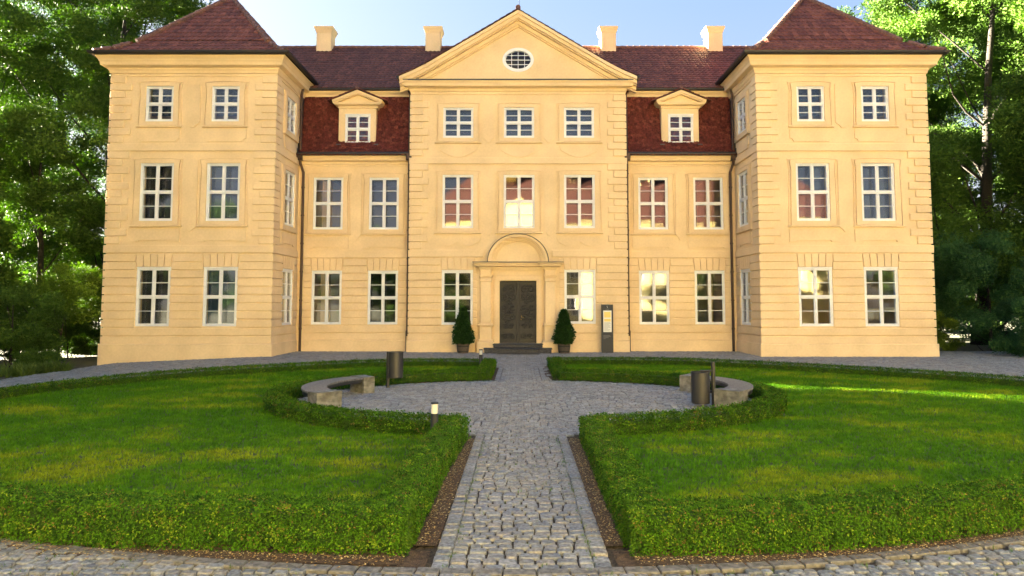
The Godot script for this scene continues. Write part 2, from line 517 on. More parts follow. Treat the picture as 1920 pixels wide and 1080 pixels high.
# tiles on a sloping strip: profile points run from the eave upward in (inward, y); at each the half width; origin at the eave middle
func tile_rows(places: Array, colors: Array, origin: Vector3, inward: Vector3, profile: Array, half: Callable, tw: float, expo: float, tones: Array, stagger := false) -> void:
	var across := Vector3.UP.cross(inward).normalized()
	var row := 0
	var carry := 0.0
	for i in profile.size() - 1:
		var a: Vector2 = profile[i]
		var b: Vector2 = profile[i + 1]
		var len := (b - a).length()
		var dir := (b - a) / len
		var slope := inward * dir.x + Vector3.UP * dir.y
		var nrm := across.cross(slope).normalized()
		if nrm.y < 0: nrm = -nrm
		var s := carry
		while s < len:
			var p := a + dir * s
			var range_x: Array = (half as Callable).call(p.x)
			var nx := int((range_x[1] - range_x[0]) / tw)
			var x: float = range_x[0] + tw * 0.5 + (tw * 0.5 if stagger and row % 2 else 0.0)
			while x < range_x[1] - tw * 0.3:
				var zdir := (-slope + nrm * 0.085).normalized()
				var ydir := (nrm + slope * 0.085).normalized()
				var tf := Transform3D(Basis(ydir.cross(zdir), ydir, zdir), origin + inward * p.x + Vector3.UP * p.y + across * x + slope * (expo * 1.05) + nrm * (0.012 + rng.randf() * 0.006))
				places.append(tf.rotated_local(Vector3.UP, rng.randf_range(-0.012, 0.012)))
				var c: Color = tones[rng.randi() % tones.size()]
				colors.append(c * rng.randf_range(0.82, 1.15))
				x += tw
			row += 1
			s += expo
		carry = s - len

func barrel_run(parent: Node3D, a: Vector3, b: Vector3, r := 0.12, step := 0.36) -> void:
	var d := (b - a).normalized()
	var count := int((b - a).length() / step)
	var m := MB.new()
	m.tube([Vector3(0, 0, 0), Vector3(0, 0, -step * 0.5), Vector3(0, 0, -step * 1.08)], [r * 1.12, r, r * 0.9], 10)
	var mesh := m.mesh(M.ridge_clay)
	for k in count:
		var t := Transform3D(Basis.looking_at(d, Vector3.UP), a + d * step * k)
		part(parent, "ridge_tile", mesh, null, t.translated_local(Vector3(0, 0.02 + rng.randf() * 0.012, 0)))

var pan: ArrayMesh
var beaver: ArrayMesh
const RED := [Color(0.30, 0.105, 0.075), Color(0.26, 0.09, 0.068), Color(0.34, 0.125, 0.09), Color(0.22, 0.08, 0.066)]
const BROWN := [Color(0.18, 0.072, 0.059), Color(0.20, 0.08, 0.064), Color(0.15, 0.062, 0.054), Color(0.24, 0.094, 0.070)]
const CLARET := [Color(0.17, 0.038, 0.027), Color(0.20, 0.046, 0.031), Color(0.145, 0.033, 0.024), Color(0.26, 0.072, 0.044), Color(0.18, 0.041, 0.029)]

const CORNICE := [Vector2(0.0, 12.20), Vector2(0.045, 12.20), Vector2(0.045, 12.30), Vector2(0.09, 12.32), Vector2(0.11, 12.42), Vector2(0.15, 12.48), Vector2(0.15, 12.54), Vector2(0.36, 12.60), Vector2(0.38, 12.74), Vector2(0.40, 12.76), Vector2(0.43, 12.84), Vector2(0.50, 12.95), Vector2(0.52, 12.99), Vector2(0.0, 13.03)]

func tower(cx: float, half: float, side: float, wins: Array, blinds: Array) -> void:
	var x0 := cx - half
	var x1 := cx + half
	var back := Z_TOWER - 7.2
	var zc := (Z_TOWER + back) / 2.0
	var t := facing(0, Z_TOWER, Vector3.BACK)
	var holes := []
	for x in wins:
		holes.append([x - 0.73, x + 0.73, 1.29, 3.80])
		holes.append([x - 0.73, x + 0.73, 5.82, 8.34])
		holes.append([x - 0.61, x + 0.61, 10.18, 11.75])
	part(palace, "wall", wall_mesh(x0, x1, -0.9, 12.9, holes), M.plaster, t)
	var k := 0
	for x in wins:
		window(palace, t, x, 1.29, 3.80, 1.46, blinds[k])
		window(palace, t, x, 5.82, 8.34, 1.46, blinds[k + 1])
		window(palace, t, x, 10.18, 11.75, 1.22, blinds[k + 2], 0.8)
		k += 3
		surround(t, x, 5.82, 8.34, 1.46)
		surround(t, x, 10.18, 11.75, 1.22)
		apron(t, x, 5.47, 4.92, 2.1, 1)
		apron(t, x, 9.86, 9.30, 1.85, 0)
	pendant(t, (wins[0] + wins[1]) / 2.0, 8.5, 5.35, 0.62)
	pendant(t, (wins[0] + wins[1]) / 2.0, 11.85, 9.92, 0.66)
	courses(t, x0 - 0.06, x1 + 0.06, [[wins[0] - 0.73, wins[0] + 0.73], [wins[1] - 0.73, wins[1] + 0.73]])
	quoins(t, x0 - 0.06, 1, 4.79, 8.86, 12, true)
	quoins(t, x1 + 0.06, -1, 4.79, 8.86, 12, true)
	quoins(t, x0 - 0.06, 1, 9.22, 12.19, 9, false)
	quoins(t, x1 + 0.06, -1, 9.22, 12.19, 9, false)
	band(t, x0 - 0.075, x1 + 0.075, 4.44, 4.77)
	band(t, x0 - 0.075, x1 + 0.075, 8.88, 9.20)
	plinth(t, x0 - 0.12, x1 + 0.12)
	# the side towards the court
	var xi := x1 if side < 0 else x0
	var ts := facing(xi, zc, Vector3(-side, 0, 0))
	var sz := (zc + 31.75) * (1.0 if side < 0 else -1.0)   # local x of the side window
	var sgn := 1.0 if side < 0 else -1.0
	var fr := -3.6 * sgn                                   # local x of the front corner
	var e0 := minf(fr, -fr)
	var e1 := maxf(fr, -fr)
	var sh := [[sz - 0.7, sz + 0.7, 1.29, 3.80], [sz - 0.7, sz + 0.7, 5.82, 8.34], [sz - 0.61, sz + 0.61, 10.18, 11.75]]
	part(palace, "wall", wall_mesh(e0 + (0.42 if sgn > 0 else 0.0), e1 - (0.42 if sgn < 0 else 0.0), -0.9, 12.9, sh, 0.4), M.plaster, ts)
	var corner := MB.new()
	corner.box(Vector3(minf(fr, fr + 0.42 * sgn), -0.9, -0.002), Vector3(maxf(fr, fr + 0.42 * sgn), 12.9, 0.0))
	part(palace, "wall", corner, M.plaster, ts)
	window(palace, ts, sz, 1.29, 3.80, 1.40, "blind_grey")
	window(palace, ts, sz, 5.82, 8.34, 1.40, "blind_grey")
	window(palace, ts, sz, 10.18, 11.75, 1.22)
	surround(ts, sz, 5.82, 8.34, 1.40)
	surround(ts, sz, 10.18, 11.75, 1.22)
	apron(ts, sz, 5.47, 4.92, 1.9, 1)
	apron(ts, sz, 9.86, 9.30, 1.7, 0)
	courses(ts, e0, e1, [[sz - 0.7, sz + 0.7]])
	quoins(ts, fr, sgn, 4.79, 8.86, 12, true, 0.72, 0.5)
	quoins(ts, fr, sgn, 9.22, 12.19, 9, false, 0.72, 0.5)
	band(ts, e0, e1, 4.44, 4.77)
	band(ts, e0, e1, 8.88, 9.20)
	plinth(ts, e0, e1)
	# outer and rear walls, floors
	var rest := MB.new()
	var xo := x0 if side < 0 else x1
	rest.box(Vector3(xo - 0.2 * side - 0.2, -0.9, back), Vector3(xo - 0.2 * side + 0.2, 12.9, Z_TOWER - 0.43))
	rest.box(Vector3(x0 + 0.01, -0.9, back - 0.2), Vector3(x1 - 0.01, 12.9, back + 0.2))
	part(palace, "wall", rest, M.plaster)
	var fl := MB.new()
	for y in [0.0, 4.55, 9.0, 12.7]:
		fl.box(Vector3(x0 + 0.45, y - 0.1, back + 0.25), Vector3(x1 - 0.45, y + 0.1, Z_TOWER - 0.46))
	part(palace, "floor", fl, M.room)
	# cornice and gutter all round
	var ring := [Vector2(x0, back), Vector2(x1, back), Vector2(x1, Z_TOWER), Vector2(x0, Z_TOWER)]
	var co := MB.new()
	co.sweep(ring, CORNICE, true)
	part(palace, "cornice", co, M.plaster)
	var gu := MB.new()
	var gp := []
	for j in 9:
		var a := PI * j / 8.0
		gp.append(Vector2(0.645 - 0.095 * cos(a), 13.10 - 0.12 * sin(a)))
	gp.append(Vector2(0.745, 13.115))
	gu.sweep(ring, gp, true)
	part(palace, "gutter", gu, M.gutter)
	# bell-cast pyramid roof
	var er := half + 0.55
	var prof := [Vector2(0, 13.06), Vector2(0.55, 13.40), Vector2(1.2, 13.95), Vector2(er, 17.32)]
	var base := MB.new()
	for f in 4:
		var inward: Vector3 = [Vector3.FORWARD, Vector3.BACK, Vector3.LEFT, Vector3.RIGHT][f]
		var ac := Vector3.UP.cross(inward)
		var mid := Vector3(cx, 0, zc) - inward * er
		for i in prof.size() - 1:
			var a: Vector2 = prof[i]
			var b: Vector2 = prof[i + 1]
			var pa := mid + inward * a.x + Vector3.UP * a.y
			var pb := mid + inward * b.x + Vector3.UP * b.y
			base.quad(pa - ac * (er - a.x), pa + ac * (er - a.x), pb + ac * (er - b.x), pb - ac * (er - b.x))
	var roof := part(palace, "tower_roof", base, M.roof_base)
	var places := []
	var colors := []
	for f in 4:
		var inward: Vector3 = [Vector3.FORWARD, Vector3.BACK, Vector3.LEFT, Vector3.RIGHT][f]
		tile_rows(places, colors, Vector3(cx, 0, zc) - inward * er, inward, prof, func(q): return [-(er - q) + 0.05, (er - q) - 0.05], 0.235, 0.345, RED)
	scatter(roof, "roof_tile_field", pan, places, colors)
	for sx in [-1, 1]:
		for szn in [-1, 1]:
			for i in prof.size() - 1:
				var a: Vector2 = prof[i]
				var b: Vector2 = prof[i + 1]
				barrel_run(roof, Vector3(cx + sx * (er - a.x), a.y + 0.05, zc + szn * (er - a.x)), Vector3(cx + sx * (er - b.x), b.y + 0.05, zc + szn * (er - b.x)))

func downpipe(pts: Array, r := 0.06) -> void:
	var rr := []
	for p in pts: rr.append(r)
	var b := MB.new()
	b.tube(pts, rr, 8)
	var o := part(palace, "downpipe", b, M.pipe)
	var k := MB.new()
	for i in pts.size() - 1:
		var a: Vector3 = pts[i]
		var e: Vector3 = pts[i + 1]
		if absf(a.y - e.y) < 2.0: continue
		var y := maxf(a.y, e.y) - 0.7
		while y > minf(a.y, e.y) + 0.2:
			k.tube([Vector3(e.x, y, e.z), Vector3(e.x, y - 0.06, e.z)], [r * 1.3, r * 1.3], 8)
			y -= 1.35
	if k.v.size(): part(o, "pipe_collar", k, M.pipe)

func hopper(at: Vector3) -> void:
	var b := MB.new()
	b.rect_block(at.x - 0.14, at.x + 0.14, at.y - 0.26, at.y + 0.08, at.z - 0.13, at.z + 0.14, 0.03)
	part(palace, "rainwater_hopper", b, M.pipe)

func build_palace() -> void:
	palace = thing("palace", "yellow baroque palace with two projecting corner towers and red tiled roofs", "palace")
	pan = tile_mesh(0.245, 0.40, false)
	beaver = tile_mesh(0.168, 0.30, true)
	tower(-14.29, 3.59, -1, [-15.76, -12.88], ["blind_grey", "blind_grey", "blind_blue", "blind_blue", "blind_blue", "blind_blue"])
	tower(14.02, 3.69, 1, [12.66, 15.48], ["", "blind_blue", "blind_blue", "", "blind_blue", "blind_blue"])
	# --- wings
	for w in [[-10.70, -5.20, [-9.24, -6.56], -1.0], [4.97, 10.34, [6.37, 9.02], 1.0]]:
		var t := facing(0, Z_WING, Vector3.BACK)
		var holes := []
		var wr := []
		for x in w[2]:
			holes.append([x - 0.715, x + 0.715, 1.27, 3.80])
			holes.append([x - 0.715, x + 0.715, 5.80, 8.32])
			wr.append([x - 0.715, x + 0.715])
		part(palace, "wall", wall_mesh(w[0], w[1], -0.9, 9.35, holes), M.plaster, t)
		for x in w[2]:
			window(palace, t, x, 1.27, 3.80, 1.43)
			window(palace, t, x, 5.80, 8.32, 1.43)
			surround(t, x, 5.80, 8.32, 1.43)
			apron(t, x, 5.45, 4.90, 2.0, 1)
		pendant(t, (w[2][0] + w[2][1]) / 2.0, 8.6, 5.30, 0.5)
		courses(t, w[0], w[1], wr)
		band(t, w[0], w[1], 4.44, 4.77)
		plinth(t, w[0], w[1])
		var co := MB.new()
		co.sweep([Vector2(w[1], Z_WING), Vector2(w[0], Z_WING)], [Vector2(0, 8.86), Vector2(0.04, 8.86), Vector2(0.04, 8.93), Vector2(0.09, 8.98), Vector2(0.10, 9.07), Vector2(0.26, 9.11), Vector2(0.28, 9.20), Vector2(0.34, 9.30), Vector2(0.36, 9.34), Vector2(0.0, 9.36)])
		part(palace, "cornice", co, M.plaster)
		var gu := MB.new()
		gu.tube([Vector3(w[0] + 0.05, 9.40, Z_WING + 0.42), Vector3(w[1] - 0.05, 9.40, Z_WING + 0.42)], [0.09, 0.09], 10)
		part(palace, "gutter", gu, M.gutter)
		# mansard
		var prof := [Vector2(0, 9.40), Vector2(0.22, 9.66), Vector2(0.42, 10.05), Vector2(0.60, 10.6), Vector2(0.74, 11.3), Vector2(0.84, 12.42)]
		var mb := MB.new()
		for i in prof.size() - 1:
			var a: Vector2 = prof[i]
			var b: Vector2 = prof[i + 1]
			mb.quad(Vector3(w[0], a.y, Z_WING + 0.38 - a.x), Vector3(w[1], a.y, Z_WING + 0.38 - a.x), Vector3(w[1], b.y, Z_WING + 0.38 - b.x), Vector3(w[0], b.y, Z_WING + 0.38 - b.x))
		var mansard := part(palace, "mansard_roof", mb, M.roof_base)
		var places := []
		var colors := []
		var hw: float = (w[1] - w[0]) / 2.0
		tile_rows(places, colors, Vector3((w[0] + w[1]) / 2.0, 0, Z_WING + 0.38), Vector3.FORWARD, prof, func(_q): return [-hw, hw], 0.172, 0.15, CLARET, true)
		scatter(mansard, "roof_tile_field", beaver, places, colors)
		# flashing where the mansard meets tower and risalit
		for xx in [w[0] + 0.03, w[1] - 0.03]:
			var fl := MB.new()
			for i in prof.size() - 1:
				var a: Vector2 = prof[i]
				var b: Vector2 = prof[i + 1]
				fl.box(Vector3(xx - 0.035, a.y, Z_WING + 0.43 - b.x), Vector3(xx + 0.035, b.y, Z_WING + 0.45 - a.x))
			part(mansard, "flashing", fl, M.gutter)
		dormer(-7.88 if w[3] < 0 else 7.76)
		# main cornice over the mansard, its gutter
		var c2 := MB.new()
		c2.sweep([Vector2(w[1] + 0.6, Z_WING - 0.46), Vector2(w[0] - 0.6, Z_WING - 0.46)], [Vector2(0, 12.36), Vector2(0.06, 12.40), Vector2(0.08, 12.50), Vector2(0.18, 12.60), Vector2(0.20, 12.68), Vector2(0.0, 12.70)])
		part(palace, "cornice", c2, M.plaster)
		var g2 := MB.new()
		g2.tube([Vector3(w[0] - 0.3, 12.74, Z_WING - 0.20), Vector3(w[1] + 0.3, 12.74, Z_WING - 0.20)], [0.085, 0.085], 10)
		part(palace, "gutter", g2, M.gutter)
		var fl2 := MB.new()
		for y in [0.0, 4.55, 9.0]:
			fl2.box(Vector3(w[0] + 0.05, y - 0.1, -39.0), Vector3(w[1] - 0.05, y + 0.1, Z_WING - 0.46))
		fl2.box(Vector3(w[0] + 0.05, -0.5, -39.2), Vector3(w[1] - 0.05, 12.4, -39.05))
		part(palace, "floor", fl2, M.room)
	# --- middle block
	var xl := -5.20
	var xr := 4.97
	var t := facing(0, Z_MID, Vector3.BACK)
	var mid_x := [-2.96, -0.07, 2.78]
	var holes := [[-3.69, -2.23, 1.27, 3.80], [2.05, 3.51, 1.32, 3.84], [AX - 0.86, AX + 0.86, 0.42, 3.32]]
	for x in mid_x:
		holes.append([x - 0.73, x + 0.73, 5.80, 8.34])
		holes.append([x - 0.72, x + 0.72, 10.11, 11.58])
	part(palace, "wall", wall_mesh(xl, xr, -0.9, 12.6, holes), M.plaster, t)
	window(palace, t, -2.96, 1.27, 3.80, 1.46)
	window(palace, t, 2.78, 1.32, 3.84, 1.46)
	for i in 3:
		var x: float = mid_x[i]
		window(palace, t, x, 5.80, 8.34, 1.46)
		window(palace, t, x, 10.11, 11.58, 1.44, "blind_blue")
		surround(t, x, 5.80, 8.34, 1.46)
		surround(t, x, 10.11, 11.58, 1.44)
		if i != 1: apron(t, x, 5.40, 4.95, 2.2, 2)
		apron(t, x, 9.80, 9.30, 1.9, 3)
	for x in [-1.52, 1.35]:
		pendant(t, x, 8.5, 5.45, 0.46)
		pendant(t, x, 11.7, 9.88, 0.5)
	courses(t, xl - 0.06, xr + 0.06, [[-3.69, -2.23], [2.05, 3.51]], [AX - 1.92, AX + 1.92])
	quoins(t, xl - 0.06, 1, 4.79, 8.86, 12, true, 0.9, 0.62)
	quoins(t, xr + 0.06, -1, 4.79, 8.86, 12, true, 0.9, 0.62)
	quoins(t, xl - 0.06, 1, 9.2, 12.19, 9, false, 0.9, 0.62)
	quoins(t, xr + 0.06, -1, 9.2, 12.19, 9, false, 0.9, 0.62)
	band(t, xl - 0.075, AX - 1.6, 4.44, 4.77)
	band(t, AX + 1.6, xr + 0.075, 4.44, 4.77)
	band(t, xl - 0.075, xr + 0.075, 8.86, 9.15)
	plinth(t, xl - 0.12, AX - 1.95)
	plinth(t, AX + 1.95, xr + 0.12)
	for s in [-1, 1]:
		var ts := facing(xl if s < 0 else xr, Z_MID - 1.9, Vector3(s, 0, 0))
		part(palace, "wall", wall_mesh(-1.9, 1.9, -0.9, 12.6, [], 0.3), M.plaster, ts)
	var fm := MB.new()
	for y in [0.0, 4.55, 9.0, 12.55]:
		fm.box(Vector3(xl + 0.35, y - 0.1, -39.0), Vector3(xr - 0.35, y + 0.1, Z_MID - 0.46))
	fm.box(Vector3(xl + 0.35, -0.5, -39.2), Vector3(xr - 0.35, 12.4, -39.05))
	part(palace, "floor", fm, M.room)
	pediment(xl, xr)
	portal(t)
	main_roof()
	# back of the whole block
	var bk := MB.new()
	bk.box(Vector3(-14.0, -0.9, -45.0), Vector3(14.0, 12.7, -44.6))
	bk.box(Vector3(-10.6, -0.9, -44.6), Vector3(-10.2, 12.7, -37.3))
	bk.box(Vector3(10.0, -0.9, -44.6), Vector3(10.4, 12.7, -37.3))
	part(palace, "wall", bk, M.plaster)
	# pipes
	downpipe([Vector3(-10.42, 13.02, -32.4), Vector3(-10.45, 12.75, -32.75), Vector3(-10.56, 12.3, -32.86), Vector3(-10.56, 9.45, -32.86)], 0.065)
	hopper(Vector3(-10.56, 9.35, -32.80))
	downpipe([Vector3(-10.56, 9.15, -32.82), Vector3(-10.55, 8.95, -32.86), Vector3(-10.43, 8.55, -32.96), Vector3(-10.43, 0.0, -32.96)], 0.065)
	downpipe([Vector3(10.06, 13.02, -32.4), Vector3(10.09, 12.75, -32.75), Vector3(10.20, 12.3, -32.86), Vector3(10.20, 9.45, -32.86)], 0.065)
	hopper(Vector3(10.20, 9.35, -32.80))
	downpipe([Vector3(10.20, 9.15, -32.82), Vector3(10.19, 8.95, -32.86), Vector3(10.07, 8.55, -32.96), Vector3(10.07, 0.0, -32.96)], 0.065)
	for s in [-1, 1]:
		var x := -5.30 if s < 0 else 5.07
		downpipe([Vector3(x + s * 0.25, 12.72, -32.9), Vector3(x, 12.3, -32.72), Vector3(x, 9.45, -32.60)], 0.05)
		hopper(Vector3(x, 9.33, -32.62))
		downpipe([Vector3(x, 9.15, -32.62), Vector3(x, 0.75, -32.62)], 0.055)
		var rod := MB.new()
		rod.tube([Vector3(x + s * 0.12, 0.0, -32.95), Vector3(x + s * 0.12, 0.95, -32.95), Vector3(x, 1.15, -32.7)], [0.018, 0.018, 0.018], 6)
		part(palace, "conductor_rod", rod, M.gutter)

func dormer(cx: float) -> void:
	var zf := Z_WING + 0.02
	var d := Node3D.new()
	d.name = "dormer"
	d.position = Vector3(cx, 0, zf)
	palace.add_child(d, true)
	var b := MB.new()
	var w := wall_mesh(-0.87, 0.87, 9.94, 11.78, [[-0.61, 0.61, 9.98, 11.40]], 0.2)
	part(d, "dormer_wall", w, M.plaster)
	for s in [-1, 1]:
		b.box(Vector3(s * 0.87 - 0.06, 9.7, -1.0), Vector3(s * 0.87 + 0.06 - 0.06 * s, 11.78, -0.02))
	part(d, "dormer_cheek", b, M.plaster)
	window(d, Transform3D(), 0, 9.98, 11.40, 1.22, "blind_blue", 0.5)
	var co := MB.new()
	var pr := [Vector2(0, 11.70), Vector2(0.05, 11.72), Vector2(0.06, 11.80), Vector2(0.22, 11.86), Vector2(0.25, 11.95), Vector2(0, 11.97)]
	co.sweep([Vector2(0.9, -1.0), Vector2(0.9, 0), Vector2(-0.9, 0), Vector2(-0.9, -1.0)], pr)
	part(d, "dormer_cornice", co, M.plaster)
	var ty := MB.new()
	ty.prism(PackedVector2Array([Vector2(-1.0, 11.95), Vector2(1.0, 11.95), Vector2(0, 12.40)]), -0.9, 0.02)
	part(d, "dormer_tympanum", ty, M.plaster)
	var rk := MB.new()
	for s in [-1, 1]:
		for st in [[0.0, 0.13, 0.26], [0.13, 0.20, 0.19]]:
			rk.prism(PackedVector2Array([Vector2(s * 1.22, 11.96 - st[0] * 0.5 + 0.1), Vector2(0, 12.56 - st[0]), Vector2(0, 12.56 - st[1]), Vector2(s * 1.16, 11.96 + 0.1 - st[1] * 0.75)]), -0.9, st[2])
	part(d, "raking_cornice", rk, M.plaster)
	var base := MB.new()
	var places := []
	var colors := []
	for s in [-1.0, 1.0]:
		base.quad(Vector3(s * 1.3, 12.03, 0.3), Vector3(0, 12.60, 0.3), Vector3(0, 12.60, -1.0), Vector3(s * 1.3, 12.03, -1.0))
		tile_rows(places, colors, Vector3(s * 1.3, 0, -0.35), Vector3(-s, 0, 0), [Vector2(0, 12.03), Vector2(1.3, 12.60)], func(_q): return [-0.66, 0.66], 0.168, 0.15, RED, true)
	var r := part(d, "dormer_roof", base, M.roof_base)
	scatter(d, "roof_tile_field", beaver, places, colors)
	var rd := MB.new()
	rd.tube([Vector3(0, 12.64, 0.36), Vector3(0, 12.64, -1.0)], [0.08, 0.08], 8)
	part(d, "ridge_tile", rd, M.ridge_clay)
	var fl := MB.new()
	fl.box(Vector3(-1.02, 9.86, -0.2), Vector3(-0.80, 9.95, 0.09))
	fl.box(Vector3(0.80, 9.86, -0.2), Vector3(1.02, 9.95, 0.09))
	fl.box(Vector3(-0.80, 9.88, -0.2), Vector3(0.80, 9.94, 0.06))
	part(d, "flashing", fl, M.lead)

func pediment(xl: float, xr: float) -> void:
	var hx := (xr - xl) / 2.0
	var cx := (xr + xl) / 2.0
	var co := MB.new()
	co.sweep([Vector2(xr, -35.0), Vector2(xr, Z_MID), Vector2(xl, Z_MID), Vector2(xl, -35.0)], [Vector2(0, 12.22), Vector2(0.04, 12.22), Vector2(0.04, 12.34), Vector2(0.08, 12.38), Vector2(0.10, 12.48), Vector2(0.34, 12.54), Vector2(0.37, 12.68), Vector2(0.42, 12.74), Vector2(0.42, 12.78), Vector2(0, 12.80)])
	part(palace, "cornice", co, M.plaster)
	var p := Node3D.new()
	p.name = "pediment"
	p.position = Vector3(cx, 0, Z_MID)
	palace.add_child(p, true)
	var ld := MB.new()
	ld.box(Vector3(-hx - 0.36, 12.79, 0.0), Vector3(hx + 0.36, 12.84, 0.45))
	part(p, "lead_flashing", ld, M.lead)
	var slope := 3.36 / (hx + 0.5)
	var ty := MB.new()
	# tympanum with an oval opening
	var apex := 16.0
	var n := 48
	var poly := PackedVector2Array([Vector2(-hx, 12.7), Vector2(hx, 12.7), Vector2(hx, 12.95), Vector2(0, apex), Vector2(-hx, 12.95)])
	var oval := PackedVector2Array()
	for k in n:
		oval.append(Vector2(0.66 * cos(TAU * k / n), 13.90 + 0.50 * sin(TAU * k / n)))
	# radial strips from the oval to the outline
	for k in n:
		var a := oval[k]
		var c := oval[(k + 1) % n]
		var oa := _hit(poly, a - Vector2(0, 13.90))
		var oc := _hit(poly, c - Vector2(0, 13.90))
		ty.quad(Vector3(a.x, a.y, 0.02), Vector3(c.x, c.y, 0.02), Vector3(oc.x, oc.y, 0.02), Vector3(oa.x, oa.y, 0.02))
		ty.quad(Vector3(a.x, a.y, 0.02), Vector3(c.x, c.y, 0.02), Vector3(c.x, c.y, -0.3), Vector3(a.x, a.y, -0.3))
	part(p, "tympanum", ty, M.plaster)
	var ow := MB.new()
	var o1 := PackedVector2Array()
	var o2 := PackedVector2Array()
	var o3 := PackedVector2Array()
	var o4 := PackedVector2Array()
	for k in n:
		var q := Vector2(cos(TAU * k / n), sin(TAU * k / n))
		o1.append(Vector2(0, 13.90) + q * Vector2(0.75, 0.59))
		o2.append(Vector2(0, 13.90) + q * Vector2(0.60, 0.44))
		o3.append(Vector2(0, 13.90) + q * Vector2(0.93, 0.77))
		o4.append(Vector2(0, 13.90) + q * Vector2(0.755, 0.595))
	ow.ring(o1, o2, -0.1, 0.05)
	part(p, "oval_window", ow, M.white_paint)
	var os := MB.new()
	os.ring(o3, o4, 0.0, 0.035)
	part(p, "oval_surround", os, M.plaster)
	var bars := MB.new()
	for x in [-0.31, 0.0, 0.31]:
		var e := 0.45 * sqrt(1.0 - (x / 0.61) ** 2)
		bars.box(Vector3(x - 0.014, 13.90 - e, -0.03), Vector3(x + 0.014, 13.90 + e, 0.01))
	for y in [-0.22, 0.0, 0.22]:
		var e := 0.61 * sqrt(1.0 - (y / 0.45) ** 2)
		bars.box(Vector3(-e, 13.90 + y - 0.014, -0.028), Vector3(e, 13.90 + y + 0.014, 0.012))
	part(p, "glazing_bars", bars, M.white_paint)
	for i in 4:
		for j in 4:
			var cell := PackedVector2Array([Vector2(-0.62 + i * 0.31, -0.44 + j * 0.22), Vector2(-0.31 + i * 0.31, -0.44 + j * 0.22), Vector2(-0.31 + i * 0.31, -0.22 + j * 0.22), Vector2(-0.62 + i * 0.31, -0.22 + j * 0.22)])
			var el := PackedVector2Array()
			for k in 32: el.append(Vector2(0.61 * cos(TAU * k / 32), 0.45 * sin(TAU * k / 32)))
			for piece in Geometry2D.intersect_polygons(cell, el):
				if piece.size() < 3: continue
				var g := MB.new()
				var tr := Geometry2D.triangulate_polygon(piece)
				for k in range(0, tr.size(), 3):
					g.tri(Vector3(piece[tr[k]].x, 13.9 + piece[tr[k]].y, -0.012), Vector3(piece[tr[k + 1]].x, 13.9 + piece[tr[k + 1]].y, -0.012), Vector3(piece[tr[k + 2]].x, 13.9 + piece[tr[k + 2]].y, -0.012))
				part(p, "pane", g, M.glass)
	var dk := MB.new()
	dk.box(Vector3(-0.9, 13.2, -1.6), Vector3(0.9, 14.6, -1.55))
	part(p, "attic_partition", dk, M.room)
	# raking cornice: stepped mouldings following the slope with a small kick at the ends
	var rk := MB.new()
	var L := hx + 0.52
	var top := 16.16
	for st in [[0.0, 0.16, 0.52], [0.14, 0.34, 0.44], [0.32, 0.40, 0.34], [0.38, 0.58, 0.18], [0.56, 0.66, 0.10]]:
		for s in [-1.0, 1.0]:
			var up := PackedVector2Array()
			var dn := PackedVector2Array()
			for k in 9:
				var f := k / 8.0
				var x := L * f
				var y := top - slope * x + 0.16 * maxf(0.0, f - 0.82) / 0.18
				up.append(Vector2(s * x, y - st[0]))
				dn.append(Vector2(s * x, y - st[1]))
			dn.reverse()
			var pl := up.duplicate()
			pl.append_array(dn)
			rk.prism(pl, -0.1, st[2])
	part(p, "raking_cornice", rk, M.plaster)
	# gable roof running back into the main roof
	var rb := MB.new()
	var places := []
	var colors := []
	var el := top - slope * L + 0.16
	for s in [-1.0, 1.0]:
		var prof := [Vector2(0, el + 0.02), Vector2(L * 0.18, top - slope * L * 0.82 + 0.02), Vector2(L, top + 0.03)]
		for i in 2:
			var a: Vector2 = prof[i]
			var b: Vector2 = prof[i + 1]
			rb.quad(Vector3(s * (L - a.x), a.y, 0.50), Vector3(s * (L - b.x), b.y, 0.50), Vector3(s * (L - b.x), b.y, -6.6), Vector3(s * (L - a.x), a.y, -6.6))
		tile_rows(places, colors, Vector3(s * L, 0, -3.0), Vector3(-s, 0, 0), prof, func(_q): return [-3.56, 3.56], 0.235, 0.345, BROWN)
	var gr := part(p, "gable_roof", rb, M.roof_base)
	scatter(p, "roof_tile_field", pan, places, colors)
	var rt := MB.new()
	rt.tube([Vector3(0, top + 0.1, 0.58), Vector3(0, top + 0.1, -6.0)], [0.12, 0.12], 10)
	part(p, "ridge_tile", rt, M.ridge_clay)
	var rod := MB.new()
	rod.tube([Vector3(0.05, top + 0.1, 0.4), Vector3(0.05, top + 1.2, 0.4)], [0.014, 0.008], 6)
	part(p, "lightning_rod", rod, M.lead)
	for s in [-1.0, 1.0]:
		var gu := MB.new()
		gu.tube([Vector3(s * (L + 0.08), el - 0.03, 0.5), Vector3(s * (L + 0.02), el - 0.10, -1.3)], [0.075, 0.075], 8)
		part(p, "gutter", gu, M.gutter)

func _hit(poly: PackedVector2Array, d: Vector2) -> Vector2:
	var c := Vector2(0, 13.90)
	for i in poly.size():
		var h = Geometry2D.segment_intersects_segment(c, c + d.normalized() * 30.0, poly[i], poly[(i + 1) % poly.size()])
		if h != null: return h
	return c + d

